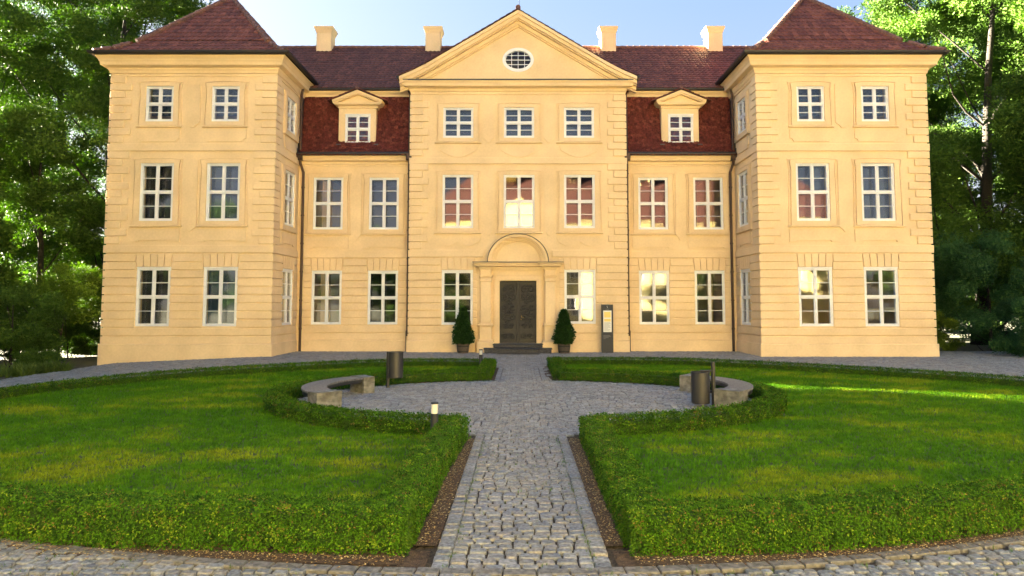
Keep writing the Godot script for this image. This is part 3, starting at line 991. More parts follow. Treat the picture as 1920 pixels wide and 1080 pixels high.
func main_roof() -> void:
	var z0 := Z_WING - 0.22
	var zr := -39.0
	var b := MB.new()
	b.quad(Vector3(-14.6, 12.78, z0), Vector3(14.3, 12.78, z0), Vector3(14.3, 16.86, zr), Vector3(-14.6, 16.86, zr))
	b.quad(Vector3(-14.6, 12.78, 2 * zr - z0), Vector3(14.3, 12.78, 2 * zr - z0), Vector3(14.3, 16.86, zr), Vector3(-14.6, 16.86, zr))
	b.tri(Vector3(-14.6, 12.78, z0), Vector3(-14.6, 16.86, zr), Vector3(-14.6, 12.78, 2 * zr - z0))
	b.tri(Vector3(14.3, 12.78, z0), Vector3(14.3, 16.86, zr), Vector3(14.3, 12.78, 2 * zr - z0))
	var roof := part(palace, "main_roof", b, M.roof_base)
	var places := []
	var colors := []
	tile_rows(places, colors, Vector3(-0.15, 0, z0 + 0.05), Vector3.FORWARD, [Vector2(0, 12.78), Vector2(z0 - zr, 16.88)], func(_q): return [-14.2, 14.2], 0.235, 0.345, BROWN)
	scatter(roof, "roof_tile_field", pan, places, colors)
	barrel_run(roof, Vector3(-14.4, 16.92, zr), Vector3(14.2, 16.92, zr))
	for c in [-11.15, -4.97, 4.99, 11.03]:
		var ch := MB.new()
		ch.rect_block(c - 0.42, c + 0.42, 15.9, 17.62, -0.85, 0.0, 0.02)
		var o := part(roof, "chimney", ch, M.plaster, Transform3D(Basis(), Vector3(0, 0, -38.35)))
		var cp := MB.new()
		cp.sweep([Vector2(c + 0.42, -38.35), Vector2(c - 0.42, -38.35), Vector2(c - 0.42, -39.2), Vector2(c + 0.42, -39.2)], [Vector2(0, 17.60), Vector2(0.03, 17.62), Vector2(0.05, 17.72), Vector2(0.11, 17.84), Vector2(0.12, 17.93), Vector2(-0.3, 17.95)], true)
		cp.quad(Vector3(c - 0.3, 17.95, -38.5), Vector3(c + 0.3, 17.95, -38.5), Vector3(c + 0.3, 17.95, -39.0), Vector3(c - 0.3, 17.95, -39.0))
		part(roof, "chimney_cap", cp, M.plaster)

func portal(t: Transform3D) -> void:
	var p := Node3D.new()
	p.name = "portal"
	p.position = Vector3(AX, 0, Z_MID)
	palace.add_child(p, true)
	var bw := MB.new()
	# backing panels either side of the door and above
	bw.rect_block(-1.92, -1.12, -0.3, 4.12, 0.0, 0.05, 0.01)
	bw.rect_block(1.12, 1.92, -0.3, 4.12, 0.0, 0.05, 0.01)
	bw.rect_block(-1.12, 1.12, 3.585, 4.12, 0.0, 0.051, 0.01)
	part(p, "backing_wall", bw, M.plaster)
	for s in [-1.0, 1.0]:
		var pi := MB.new()
		var c: float = s * 1.50
		pi.rect_block(c - 0.40, c + 0.40, -0.1, 0.52, 0.05, 0.46, 0.03)
		pi.rect_block(c - 0.34, c + 0.34, 0.52, 0.60, 0.05, 0.40, 0.03)
		pi.rect_block(c - 0.28, c + 0.28, 0.60, 1.22, 0.05, 0.33, 0.01)
		pi.rect_block(c - 0.36, c + 0.36, 1.22, 1.30, 0.05, 0.41, 0.03)
		pi.rect_block(c - 0.31, c + 0.31, 1.30, 1.36, 0.05, 0.36, 0.02)
		pi.rect_block(c - 0.235, c + 0.235, 1.36, 3.28, 0.05, 0.28, 0.012)
		pi.rect_block(c - 0.27, c + 0.27, 3.28, 3.34, 0.05, 0.31, 0.015)
		pi.rect_block(c - 0.245, c + 0.245, 3.34, 3.48, 0.05, 0.29, 0.01)
		pi.rect_block(c - 0.29, c + 0.29, 3.48, 3.53, 0.05, 0.33, 0.015)
		pi.rect_block(c - 0.32, c + 0.32, 3.53, 3.58, 0.05, 0.36, 0.015)
		pi.rect_block(c - 0.25, c + 0.25, 3.58, 3.80, 0.05, 0.30, 0.01)
		part(p, "pilaster", pi, M.plaster)
	# architrave round the door
	var ar := MB.new()
	for a in [[0.86, 1.12, 0.12], [0.90, 1.03, 0.17]]:
		var o: float = a[1]
		var i: float = a[0]
		var top := 3.32
		ar.ring(PackedVector2Array([Vector2(-o, 0.40), Vector2(-o, top + o - 0.86), Vector2(o, top + o - 0.86), Vector2(o, 0.40)]), PackedVector2Array([Vector2(-i, 0.41), Vector2(-i, top + i - 0.86), Vector2(i, top + i - 0.86), Vector2(i, 0.41)]), 0.03, a[2])
	part(p, "architrave", ar, M.plaster)
	# entablature with ressauts over the pilasters
	var en := MB.new()
	var path := [Vector2(1.75, 0.0), Vector2(1.75, 0.30), Vector2(1.25, 0.30), Vector2(1.25, 0.12), Vector2(-1.25, 0.12), Vector2(-1.25, 0.30), Vector2(-1.75, 0.30), Vector2(-1.75, 0.0)]
	en.sweep(path, [Vector2(-0.12, 3.80), Vector2(0.02, 3.80), Vector2(0.03, 3.86), Vector2(0.06, 3.88), Vector2(0.09, 3.96), Vector2(0.24, 4.00), Vector2(0.26, 4.08), Vector2(0.33, 4.11), Vector2(0.33, 4.15), Vector2(-0.12, 4.16)])
	part(p, "entablature", en, M.plaster)
	var lead := MB.new()
	lead.sweep(path, [Vector2(-0.3, 4.162), Vector2(0.35, 4.155), Vector2(0.35, 4.19), Vector2(-0.3, 4.24)])
	lead.box(Vector3(-1.3, 4.17, 0.0), Vector3(1.3, 4.22, 0.2))
	part(p, "lead_cover", lead, M.lead)
	# segmental hood
	var hood := MB.new()
	var cover := MB.new()
	var n := 40
	for st in [[1.40, 1.28, 0.40], [1.285, 1.21, 0.30], [1.215, 1.13, 0.21], [1.135, 1.06, 0.13]]:
		for k in n:
			var a0 := PI * k / n
			var a1 := PI * (k + 1) / n
			var q := []
			for r in [st[0], st[1]]:
				for a in [a0, a1]:
					q.append(Vector2(r * cos(a), 4.2 + r * 0.915 * sin(a)))
			hood.prism(PackedVector2Array([q[0], q[1], q[3], q[2]]), 0.0, st[2])
	for k in n:
		var a0 := PI * k / n
		var a1 := PI * (k + 1) / n
		cover.prism(PackedVector2Array([Vector2(1.405 * cos(a0), 4.2 + 1.405 * 0.915 * sin(a0)), Vector2(1.405 * cos(a1), 4.2 + 1.405 * 0.915 * sin(a1)), Vector2(1.435 * cos(a1), 4.2 + 1.44 * 0.915 * sin(a1)), Vector2(1.435 * cos(a0), 4.2 + 1.44 * 0.915 * sin(a0))]), 0.0, 0.44)
	part(p, "arched_hood", hood, M.plaster)
	part(p, "hood_cover", cover, M.lead)
	var lun := MB.new()
	var lp := PackedVector2Array()
	for k in 25: lp.append(Vector2(1.08 * cos(PI * k / 24.0), 4.2 + 1.08 * 0.915 * sin(PI * k / 24.0)))
	lun.prism(lp, 0.0, 0.06)
	part(p, "lunette", lun, M.plaster)
	# carved double door
	for s in [-1.0, 1.0]:
		var lf := MB.new()
		lf.rect_block(minf(s * 0.02, s * 0.86), maxf(s * 0.02, s * 0.86), 0.42, 3.32, -0.22, -0.16, 0.006)
		for r in [[0.08, 0.80, 1.02, 3.22], [0.08, 0.80, 0.50, 0.94]]:
			var o := PackedVector2Array([Vector2(s * r[0], r[2]), Vector2(s * r[1], r[2]), Vector2(s * r[1], r[3]), Vector2(s * r[0], r[3])])
			var i := PackedVector2Array([Vector2(s * (r[0] + 0.035), r[2] + 0.035), Vector2(s * (r[1] - 0.035), r[2] + 0.035), Vector2(s * (r[1] - 0.035), r[3] - 0.035), Vector2(s * (r[0] + 0.035), r[3] - 0.035)])
			lf.ring(o, i, -0.16, -0.135)
		var leaf := part(p, "door_leaf", lf, M.door_wood)
		var cv := MB.new()
		# scrolls: [x, y, radius, turns, start angle, hand]
		var scrolls := [[0.30, 2.95, 0.16, 1.4, 0.4, 1], [0.60, 2.95, 0.15, 1.4, 2.6, -1], [0.27, 2.58, 0.15, 1.5, 5.0, -1], [0.62, 2.55, 0.17, 1.5, 4.0, 1], [0.45, 2.75, 0.11, 1.2, 1.5, 1], [0.44, 2.30, 0.13, 1.3, 0.0, 1], [0.25, 2.08, 0.13, 1.4, 3.4, 1], [0.64, 2.08, 0.14, 1.4, 6.0, -1], [0.44, 1.86, 0.14, 1.5, 2.0, -1], [0.26, 1.64, 0.14, 1.4, 1.0, 1], [0.63, 1.62, 0.15, 1.4, 2.5, -1], [0.45, 1.42, 0.12, 1.3, 4.5, 1], [0.30, 1.20, 0.11, 1.3, 3.0, -1], [0.60, 1.20, 0.11, 1.3, 0.5, 1], [0.30, 0.72, 0.13, 1.4, 0.0, 1], [0.60, 0.72, 0.13, 1.4, 3.1, -1]]
		for q in scrolls:
			var pts := []
			var rad := []
			for k in 19:
				var f := k / 18.0
				var a: float = q[4] + q[5] * TAU * q[3] * f
				var rr: float = q[2] * (1.15 - f * 0.95)
				pts.append(Vector3(s * (q[0] + cos(a) * rr), q[1] + sin(a) * rr, -0.146 + 0.020 * f))
				rad.append(0.046 - 0.022 * absf(f - 0.4))
			cv.tube(pts, rad, 6)
		for k in 26:
			var y := 1.12 + 2.05 * k / 25.0
			var x := 0.44 + 0.17 * sin(k * 1.9)
			var a := k * 2.4
			cv.tube([Vector3(s * x, y, -0.155), Vector3(s * (x + 0.06 * cos(a)), y + 0.06 * sin(a), -0.135), Vector3(s * (x + 0.12 * cos(a + 0.6)), y + 0.12 * sin(a + 0.6), -0.152)], [0.012, 0.028, 0.006], 6)
		part(leaf, "carving", cv, M.door_wood)
	var post := MB.new()
	post.rect_block(-0.055, 0.055, 0.42, 3.32, -0.16, -0.105, 0.02)
	post.rect_block(-0.075, 0.075, 3.16, 3.30, -0.16, -0.09, 0.02)
	post.rect_block(-0.09, 0.09, 0.50, 0.80, -0.16, -0.095, 0.03)
	part(p, "door_post", post, M.door_wood)
	var hd := MB.new()
	hd.tube([Vector3(0.16, 1.62, -0.13), Vector3(0.16, 1.62, -0.07), Vector3(0.28, 1.60, -0.06)], [0.016, 0.016, 0.014], 6)
	hd.tube([Vector3(0.16, 1.50, -0.135), Vector3(0.16, 1.70, -0.135)], [0.03, 0.03], 8)
	part(p, "door_handle", hd, M.brass)
	var rv := MB.new()
	rv.box(Vector3(-1.0, 0.3, -0.6), Vector3(1.0, 3.5, -0.30))
	part(p, "door_backing", rv, M.door_wood)
	# steps
	for s in [[1.12, 0.42, 0.26, 0.62], [1.52, 0.24, -0.2, 1.02]]:
		var st := MB.new()
		st.rect_block(-s[0], s[0], s[2], s[1] - 0.05, 0.0, s[3], 0.01)
		st.rect_block(-s[0] - 0.03, s[0] + 0.03, s[1] - 0.05, s[1], 0.0, s[3] + 0.035, 0.02)
		part(p, "step", st, M.dark_stone)

# ------------------------------------------------------------------ ground, paving
func gy(x: float, z: float) -> float:
	return -0.043 * clampf(-11.0 - x, 0.0, 13.0) * smoothstep(-12.0, -20.0, z)

func catmull(pts: Array, per := 6) -> Array:
	var out := []
	for i in pts.size() - 1:
		var a: Vector2 = pts[maxi(i - 1, 0)]
		var b: Vector2 = pts[i]
		var c: Vector2 = pts[i + 1]
		var d: Vector2 = pts[mini(i + 2, pts.size() - 1)]
		for k in per:
			out.append(b.cubic_interpolate(c, a, d, float(k) / per))
	out.append(pts[-1])
	return out

var runs := {}      # hedge centre lines, left and right
var loops := {}

func lay_out() -> void:
	for s in [-1.0, 1.0]:
		var px: float = -1.20 if s < 0 else 1.18
		var px2: float = -1.09 if s < 0 else 1.20
		var path := [Vector2(px, -6.62), Vector2(px - 0.0, -9.0), Vector2(px2, -11.75)]
		var arc := []
		var cx := 0.1
		var e0 := acos((px2 - cx) / 5.6)
		for k in 29:
			var a := lerpf(e0, -e0, k / 28.0) if s > 0 else lerpf(e0, TAU - e0, k / 28.0)
			arc.append(Vector2(cx + 5.6 * cos(a), -16.3 + 4.42 * sin(a)))
		# sin > 0 is the near side
		var short := [Vector2(px2, -20.75), Vector2(px2, -22.5), Vector2(px2 + 0.0, -24.75 if s < 0 else -25.45)]
		var rear := catmull([Vector2(-1.12, -24.78), Vector2(-4.8, -24.75), Vector2(-8.75, -22.1), Vector2(-10.65, -20.0), Vector2(-12.0, -17.7), Vector2(-12.25, -15.5)] if s < 0 else [Vector2(1.2, -25.6), Vector2(5.5, -25.35), Vector2(8.4, -23.65), Vector2(11.45, -21.1), Vector2(13.5, -18.6), Vector2(14.3, -15.6)])
		var front := catmull([Vector2(-12.25, -15.5), Vector2(-11.6, -12.4), Vector2(-8.7, -8.6), Vector2(-4.95, -6.98), Vector2(-2.8, -6.69), Vector2(-1.02, -6.55)] if s < 0 else [Vector2(14.3, -15.6), Vector2(12.9, -12.2), Vector2(9.3, -9.0), Vector2(5.0, -7.28), Vector2(2.6, -6.64), Vector2(1.00, -6.55)])
		runs[s] = {"path_side_run": [path, 0.38], "plaza_run": [arc, 0.33], "short_run": [short, 0.31], "rear_run": [rear, 0.29], "front_run": [front, 0.41]}
		var loop := PackedVector2Array()
		for q in [path, arc, short, rear, front]:
			for p in q:
				if loop.is_empty() or loop[-1].distance_to(p) > 0.05: loop.append(p)
		if loop[0].distance_to(loop[-1]) < 0.1: loop.remove_at(loop.size() - 1)
		loops[s] = loop

func on_drive(p: Vector2) -> bool:
	for s in [-1.0, 1.0]:
		if Geometry2D.is_point_in_polygon(p, fat[s]): return false
	return true
var fat := {}

func cobble_mesh(variant: int, m: Material) -> ArrayMesh:
	var r := RandomNumberGenerator.new()
	r.seed = 77 + variant
	var b := MB.new()
	var base := []
	var mid := []
	var top := []
	for k in 8:
		var q: Vector2 = [Vector2(1, 0.72), Vector2(0.76, 1), Vector2(-0.76, 1), Vector2(-1, 0.72), Vector2(-1, -0.72), Vector2(-0.76, -1), Vector2(0.76, -1), Vector2(1, -0.72)][k]
		q *= 0.5 * r.randf_range(0.93, 1.0)
		base.append(Vector3(q.x, -1.2, q.y))
		mid.append(Vector3(q.x, -0.25 + r.randf_range(-0.05, 0.05), q.y))
		top.append(Vector3(q.x * 0.88, r.randf_range(-0.04, 0.03), q.y * 0.86))
	var c := Vector3(r.randf_range(-0.05, 0.05), r.randf_range(0.0, 0.09), r.randf_range(-0.05, 0.05))
	for k in 8:
		var j := (k + 1) % 8
		b.quad(base[k], base[j], mid[j], mid[k])
		b.quad(mid[k], mid[j], top[j], top[k])
		b.tri(top[k], top[j], c)
	return b.mesh(m)

# stones in rows; each entry [transform]; size along x is lx, along z lz
func stone_rows(region: Callable, x0: float, x1: float, z0: float, z1: float, lx: float, lz: float, turn: Callable, gap := 0.012) -> Array:
	var out := []
	var z := z0
	var row := 0
	while z > z1:
		var dz := lz * rng.randf_range(0.9, 1.12)
		var x := x0 + rng.randf() * lx
		while x < x1:
			var w := lx * rng.randf_range(0.75, 1.3)
			var p := Vector2(x + w / 2, z - dz / 2) + Vector2(rng.randf_range(-0.006, 0.006), rng.randf_range(-0.01, 0.01))
			var q: Array = (turn as Callable).call(p)
			if (region as Callable).call(q[0]):
				var h := rng.randf_range(0.030, 0.044)
				var bs := Basis(Vector3.UP, q[1] + rng.randf_range(-0.06, 0.06)) * Basis(Vector3.RIGHT, rng.randf_range(-0.03, 0.03)) * Basis(Vector3.BACK, rng.randf_range(-0.03, 0.03))
				out.append(Transform3D(bs.scaled_local(Vector3(w - gap, 0.045, dz - gap)), Vector3(q[0].x, gy(q[0].x, q[0].y) - 0.024 + h, q[0].y)))
			x += w
		z -= dz
		row += 1
	return out

func path_rows(xa: float, xb: float, z0: float, z1: float) -> Array:
	var out := []
	var z := z0
	while z > z1:
		var dz := rng.randf_range(0.105, 0.150)
		var cuts := [0.0]
		for k in 8 + rng.randi() % 2: cuts.append(cuts[-1] + rng.randf_range(0.75, 1.3))
		for k in cuts.size() - 1:
			var a: float = lerpf(xa, xb, cuts[k] / cuts[-1])
			var b: float = lerpf(xa, xb, cuts[k + 1] / cuts[-1])
			var bs := Basis(Vector3.UP, rng.randf_range(-0.05, 0.05)) * Basis(Vector3.RIGHT, rng.randf_range(-0.03, 0.03)) * Basis(Vector3.BACK, rng.randf_range(-0.03, 0.03))
			out.append(Transform3D(bs.scaled_local(Vector3(b - a - rng.randf_range(0.006, 0.022), 0.045, dz - rng.randf_range(0.005, 0.016))), Vector3((a + b) / 2, 0.006 + rng.randf_range(0.0, 0.013), z - dz / 2 + rng.randf_range(-0.008, 0.008))))
		z -= dz
	return out

func lay_stones(parent: Node3D, stones: Array, single: int) -> void:
	var meshes := []
	for k in 5: meshes.append(cobble_mesh(k, M["cobble_%d" % k]))
	stones.sort_custom(func(a, b): return a.origin.z > b.origin.z)
	var rest := [[], [], []]
	var cols := [[], [], []]
	for i in stones.size():
		if i < single:
			part(parent, "cobble", meshes[rng.randi() % 5], null, stones[i])
		else:
			var k := rng.randi() % 3
			rest[k].append(stones[i])
			var tone: Color = [Color(0.335, 0.345, 0.365), Color(0.40, 0.41, 0.43), Color(0.28, 0.29, 0.31), Color(0.38, 0.36, 0.345)][rng.randi() % 4]
			cols[k].append(tone * rng.randf_range(0.85, 1.12))
	for k in 3:
		if rest[k].size():
			scatter(parent, "cobble_field", cobble_mesh(k + 5, M.cobble), rest[k], cols[k])

func sheet(x0: float, x1: float, z0: float, z1: float, step: float, y: float) -> MB:
	var b := MB.new()
	var x := x0
	while x < x1 - 0.01:
		var z := z0
		while z < z1 - 0.01:
			var q := []
			for c in [[0, 0], [1, 0], [1, 1], [0, 1]]:
				var px: float = x + c[0] * step
				var pz: float = z + c[1] * step
				q.append(Vector3(px, gy(px, pz) + y, pz))
			b.quad(q[0], q[1], q[2], q[3])
			z += step
		x += step
	return b

func strip(line: Array, w: float, y: float) -> MB:
	var b := MB.new()
	for i in line.size() - 1:
		var d0: Vector2 = (line[mini(i + 1, line.size() - 1)] - line[maxi(i - 1, 0)]).normalized()
		var d1: Vector2 = (line[mini(i + 2, line.size() - 1)] - line[i]).normalized()
		var n0 := Vector2(-d0.y, d0.x) * w
		var n1 := Vector2(-d1.y, d1.x) * w
		var a: Vector2 = line[i]
		var c: Vector2 = line[i + 1]
		var pts := []
		for q in [a - n0, a + n0, c + n1, c - n1]: pts.append(Vector3(q.x, gy(q.x, q.y) + y, q.y))
		b.quad(pts[0], pts[1], pts[2], pts[3])
	return b

func build_ground() -> void:
	lay_out()
	for s in [-1.0, 1.0]:
		fat[s] = Geometry2D.offset_polygon(loops[s], 0.30)[0]
	var far := sheet(-60, 60, -80, 60, 4.0, -0.08)
	for q in [[-900, 900, 60, 900], [-900, 900, -900, -80], [-900, -60, -80, 60], [60, 900, -80, 60]]:
		var y := -0.66
		far.quad(Vector3(q[0], y, q[2]), Vector3(q[1], y, q[2]), Vector3(q[1], y, q[3]), Vector3(q[0], y, q[3]))
	structure("ground", far, M.earth, "dark grassy earth under the trees round the palace")
	var drive := structure("drive", sheet(-17.5, 40, -33, 15, 0.5, -0.024), M.joint, "grey cobbled drive round the hedged lawns")
	structure("forecourt", sheet(-17.5, 42.5, -4.0, 11.0, 2.5, -0.014), M.cobble_1, "grey paved forecourt between the palace garden and the house opposite")
	var straight := func(p): return [p, 0.0]
	# near strip in front of the kerb
	var kerb_line := func(x): return -5.98 - 0.034 * x * x
	var near := stone_rows(func(p): return p.y > kerb_line.call(p.x) + 0.10 and absf(p.x) < 6.5, -6.5, 6.5, -4.2, -8.2, 0.125, 0.115, func(p): return [p, 0.10 * clampf(p.x, -4, 4) * 0.5])
	lay_stones(drive, near, 300)
	var back := stone_rows(func(p): return on_drive(p) and not (absf(p.x) < 0.8 and p.y > -24.6) and not (p.x < -11 and p.y > -16) and Vector2((p.x - 0.1) / 5.6, (p.y + 16.3) / 4.42).length() > 1.0, -17.3, 26.0, -14.0, -33.0, 0.15, 0.14, straight)
	lay_stones(drive, back, 0)
	# kerb of flat stones along the front bed
	var kb := Node3D.new()
	kb.name = "kerb"
	add_child(kb)
	tag(kb, "row of flat brown kerb stones edging the planting bed", "", "", "structure")
	var x := -6.6
	while x < 6.6:
		var w := rng.randf_range(0.20, 0.30)
		var zc: float = kerb_line.call(x + w / 2)
		var sm := MB.new()
		sm.block([Vector2(0.006, -0.065), Vector2(w - 0.006, -0.065 + rng.randf_range(-0.01, 0.01)), Vector2(w - 0.006, 0.07), Vector2(0.006, 0.07 + rng.randf_range(-0.01, 0.01))], -0.06, 0.010 + rng.randf() * 0.008, 0.010)
		var ang := atan(0.068 * (x + w / 2))
		part(kb, "kerb_stone", sm, M.kerb, Transform3D(Basis(Vector3.UP, ang) * Basis(Vector3.RIGHT, -PI / 2), Vector3(x, 0, zc - 0.068 * x * 0.0)))
		x += w
	# path
	var pb := MB.new()
	pb.box(Vector3(-0.80, -0.06, -25.0), Vector3(0.82, -0.018, -5.9))
	var path := structure("path", pb, M.joint, "cobbled garden path leading to the palace door")
	var edge := []
	var z := -6.02
	while z > -25.4:
		if z > -12.0 or z < -20.6:
			for s in [-1.0, 1.0]:
				var l := rng.randf_range(0.13, 0.21)
				edge.append(Transform3D(Basis(Vector3.UP, rng.randf_range(-0.03, 0.03)).scaled_local(Vector3(0.15, 0.045, l - 0.01)), Vector3(s * 0.70 + 0.01, 0.012 + rng.randf() * 0.01, z - l / 2)))
		z -= 0.17
	var rows := path_rows(-0.622, 0.642, -6.03, -12.1)
	rows.append_array(edge)
	rows.append_array(path_rows(-0.61, 0.63, -20.4, -25.4))
	lay_stones(path, rows, 300)
	# round plaza
	var pz := MB.new()
	var ring := PackedVector2Array()
	for k in 48: ring.append(Vector2(0.1 + 5.55 * cos(TAU * k / 48), -16.3 + 4.4 * sin(TAU * k / 48)))
	for k in 48:
		var a := ring[k]
		var c := ring[(k + 1) % 48]
		pz.tri(Vector3(0.1, -0.016, -16.3), Vector3(a.x, -0.016, a.y), Vector3(c.x, -0.016, c.y))
	var plaza := structure("plaza", pz, M.joint, "oval cobbled plaza between the curved benches")
	var wob := FastNoiseLite.new()
	wob.frequency = 0.35
	lay_stones(plaza, stone_rows(func(p): return Vector2((p.x - 0.1) / 5.38, (p.y + 16.3) / 4.24).length() < 1.0, -5.6, 5.8, -12.0, -20.7, 0.150, 0.130, func(p): return [p + Vector2(0, 0.12 * wob.get_noise_2d(p.x, p.y * 0.3)), 0.25 * wob.get_noise_2d(p.x + 40, p.y)]), 300)
	# beds and lawns
	for s in [-1.0, 1.0]:
		var bed := MB.new()
		for key in runs[s]:
			var b := strip(runs[s][key][0], 0.42 if key != "plaza_run" else 0.27, {"front_run": 0.006, "path_side_run": 0.002, "plaza_run": -0.002, "short_run": 0.004, "rear_run": 0.0}[key])
			bed.v.append_array(b.v)
		if s < 0:
			bed.quad(Vector3(-6.6, -0.004, -7.4), Vector3(-0.82, -0.004, -6.5), Vector3(-0.82, -0.004, -5.92), Vector3(-6.6, -0.004, -7.2))
		else:
			bed.quad(Vector3(6.6, -0.004, -7.4), Vector3(0.84, -0.004, -6.5), Vector3(0.84, -0.004, -5.92), Vector3(6.6, -0.004, -7.2))
		structure("soil_bed", bed, M.soil, "strip of bare brown soil along the %s lawn's hedge" % ("bench and bollard" if s < 0 else "sun-flecked"))
		var inner: PackedVector2Array = loops[s]
		var lw := MB.new()
		var tr := Geometry2D.triangulate_polygon(inner)
		for k in range(0, tr.size(), 3):
			lw.tri(Vector3(inner[tr[k]].x, 0.012, inner[tr[k]].y), Vector3(inner[tr[k + 1]].x, 0.012, inner[tr[k + 1]].y), Vector3(inner[tr[k + 2]].x, 0.012, inner[tr[k + 2]].y))
		structure("lawn", lw, M.turf, "mown green lawn inside the hedge %s" % ("beside the white-topped bollards" if s < 0 else "with flecks of sun"))

func blade_mesh() -> ArrayMesh:
	var b := MB.new()
	var r := RandomNumberGenerator.new()
	r.seed = 5
	for k in 7:
		var a := r.randf() * TAU
		var o := Vector3(r.randf_range(-0.03, 0.03), 0, r.randf_range(-0.03, 0.03))
		var d := Vector3(cos(a), 0, sin(a))
		var w := Vector3(-d.z, 0, d.x) * 0.0028
		var h := r.randf_range(0.025, 0.05)
		b.quad(o - w, o + w, o + w * 0.8 + d * h * 0.25 + Vector3.UP * h * 0.6, o - w * 0.8 + d * h * 0.25 + Vector3.UP * h * 0.6)
		b.tri(o - w * 0.8 + d * h * 0.25 + Vector3.UP * h * 0.6, o + w * 0.8 + d * h * 0.25 + Vector3.UP * h * 0.6, o + d * h * 0.7 + Vector3.UP * h)
	return b.mesh(M.blade)

func build_grass() -> void:
	var mesh := blade_mesh()
	var patch := FastNoiseLite.new()
	patch.frequency = 0.55
	patch.fractal_octaves = 4
	patch.seed = 4
	var wide := FastNoiseLite.new()
	wide.frequency = 0.22
	wide.seed = 8
	var speck := FastNoiseLite.new()
	speck.frequency = 5.0
	speck.seed = 17
	for s in [-1.0, 1.0]:
		var places := []
		var colors := []
		var inner: PackedVector2Array = Geometry2D.offset_polygon(loops[s], -0.16)[0]
		for zone in [[-6.0, -9.5, 820], [-9.5, -14.0, 520], [-14.0, -19.0, 300], [-19.0, -26.0, 200]]:
			var xa := -13.0 if s < 0 else 0.8
			var xb := -0.8 if s < 0 else 15.0
			var zmid: float = -(zone[0] + zone[1]) / 2
			xa = maxf(xa, -zmid * 0.85 - 2.0)
			xb = minf(xb, zmid * 0.85 + 2.0)
			var count := int((xb - xa) * (zone[0] - zone[1]) * zone[2])
			var sc: float = {820: 1.0, 520: 1.15, 300: 1.45, 200: 1.8}[zone[2]]
			for i in count:
				var p := Vector2(rng.randf_range(xa, xb), rng.randf_range(zone[1], zone[0]))
				if not Geometry2D.is_point_in_polygon(p, inner): continue
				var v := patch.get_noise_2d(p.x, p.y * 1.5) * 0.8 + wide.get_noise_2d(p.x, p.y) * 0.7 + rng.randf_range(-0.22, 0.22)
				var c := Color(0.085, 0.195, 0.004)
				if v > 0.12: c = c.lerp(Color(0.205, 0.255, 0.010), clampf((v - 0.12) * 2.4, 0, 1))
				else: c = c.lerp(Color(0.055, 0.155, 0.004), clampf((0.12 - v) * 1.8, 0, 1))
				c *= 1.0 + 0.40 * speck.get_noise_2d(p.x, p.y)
				var h := sc * rng.randf_range(0.7, 1.35)
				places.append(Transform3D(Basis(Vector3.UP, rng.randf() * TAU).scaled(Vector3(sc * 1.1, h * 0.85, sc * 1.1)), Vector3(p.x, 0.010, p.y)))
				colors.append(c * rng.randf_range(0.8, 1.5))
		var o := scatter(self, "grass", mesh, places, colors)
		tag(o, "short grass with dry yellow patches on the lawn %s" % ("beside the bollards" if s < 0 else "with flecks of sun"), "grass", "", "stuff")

# ------------------------------------------------------------------ hedges
func sprig_mesh(m: Material, leaves: int, reach: float, size: float, sd: int) -> ArrayMesh:
	var b := MB.new()
	var r := RandomNumberGenerator.new()
	r.seed = sd
	for k in leaves:
		var a := r.randf() * TAU
		var up := r.randf_range(-0.1, 1.0)
		var d := Vector3(cos(a), up, sin(a)).normalized()
		var c := d * reach * r.randf_range(0.35, 1.0)
		var f := (d + Vector3(r.randf_range(-0.6, 0.6), r.randf_range(-0.5, 0.6), r.randf_range(-0.6, 0.6))).normalized()
		var w := f.cross(Vector3(r.randf_range(-1, 1), r.randf_range(-1, 1), r.randf_range(-1, 1)).normalized()).normalized()
		var up2 := w.cross(f)
		var l := size * r.randf_range(0.7, 1.25)
		var q := [c, c + f * l * 0.45 + w * l * 0.27 + up2 * l * 0.07, c + f * l, c + f * l * 0.45 - w * l * 0.27 + up2 * l * 0.07]
		b.tri(q[0], q[1], q[2])
		b.tri(q[0], q[2], q[3])
	return b.mesh(m)

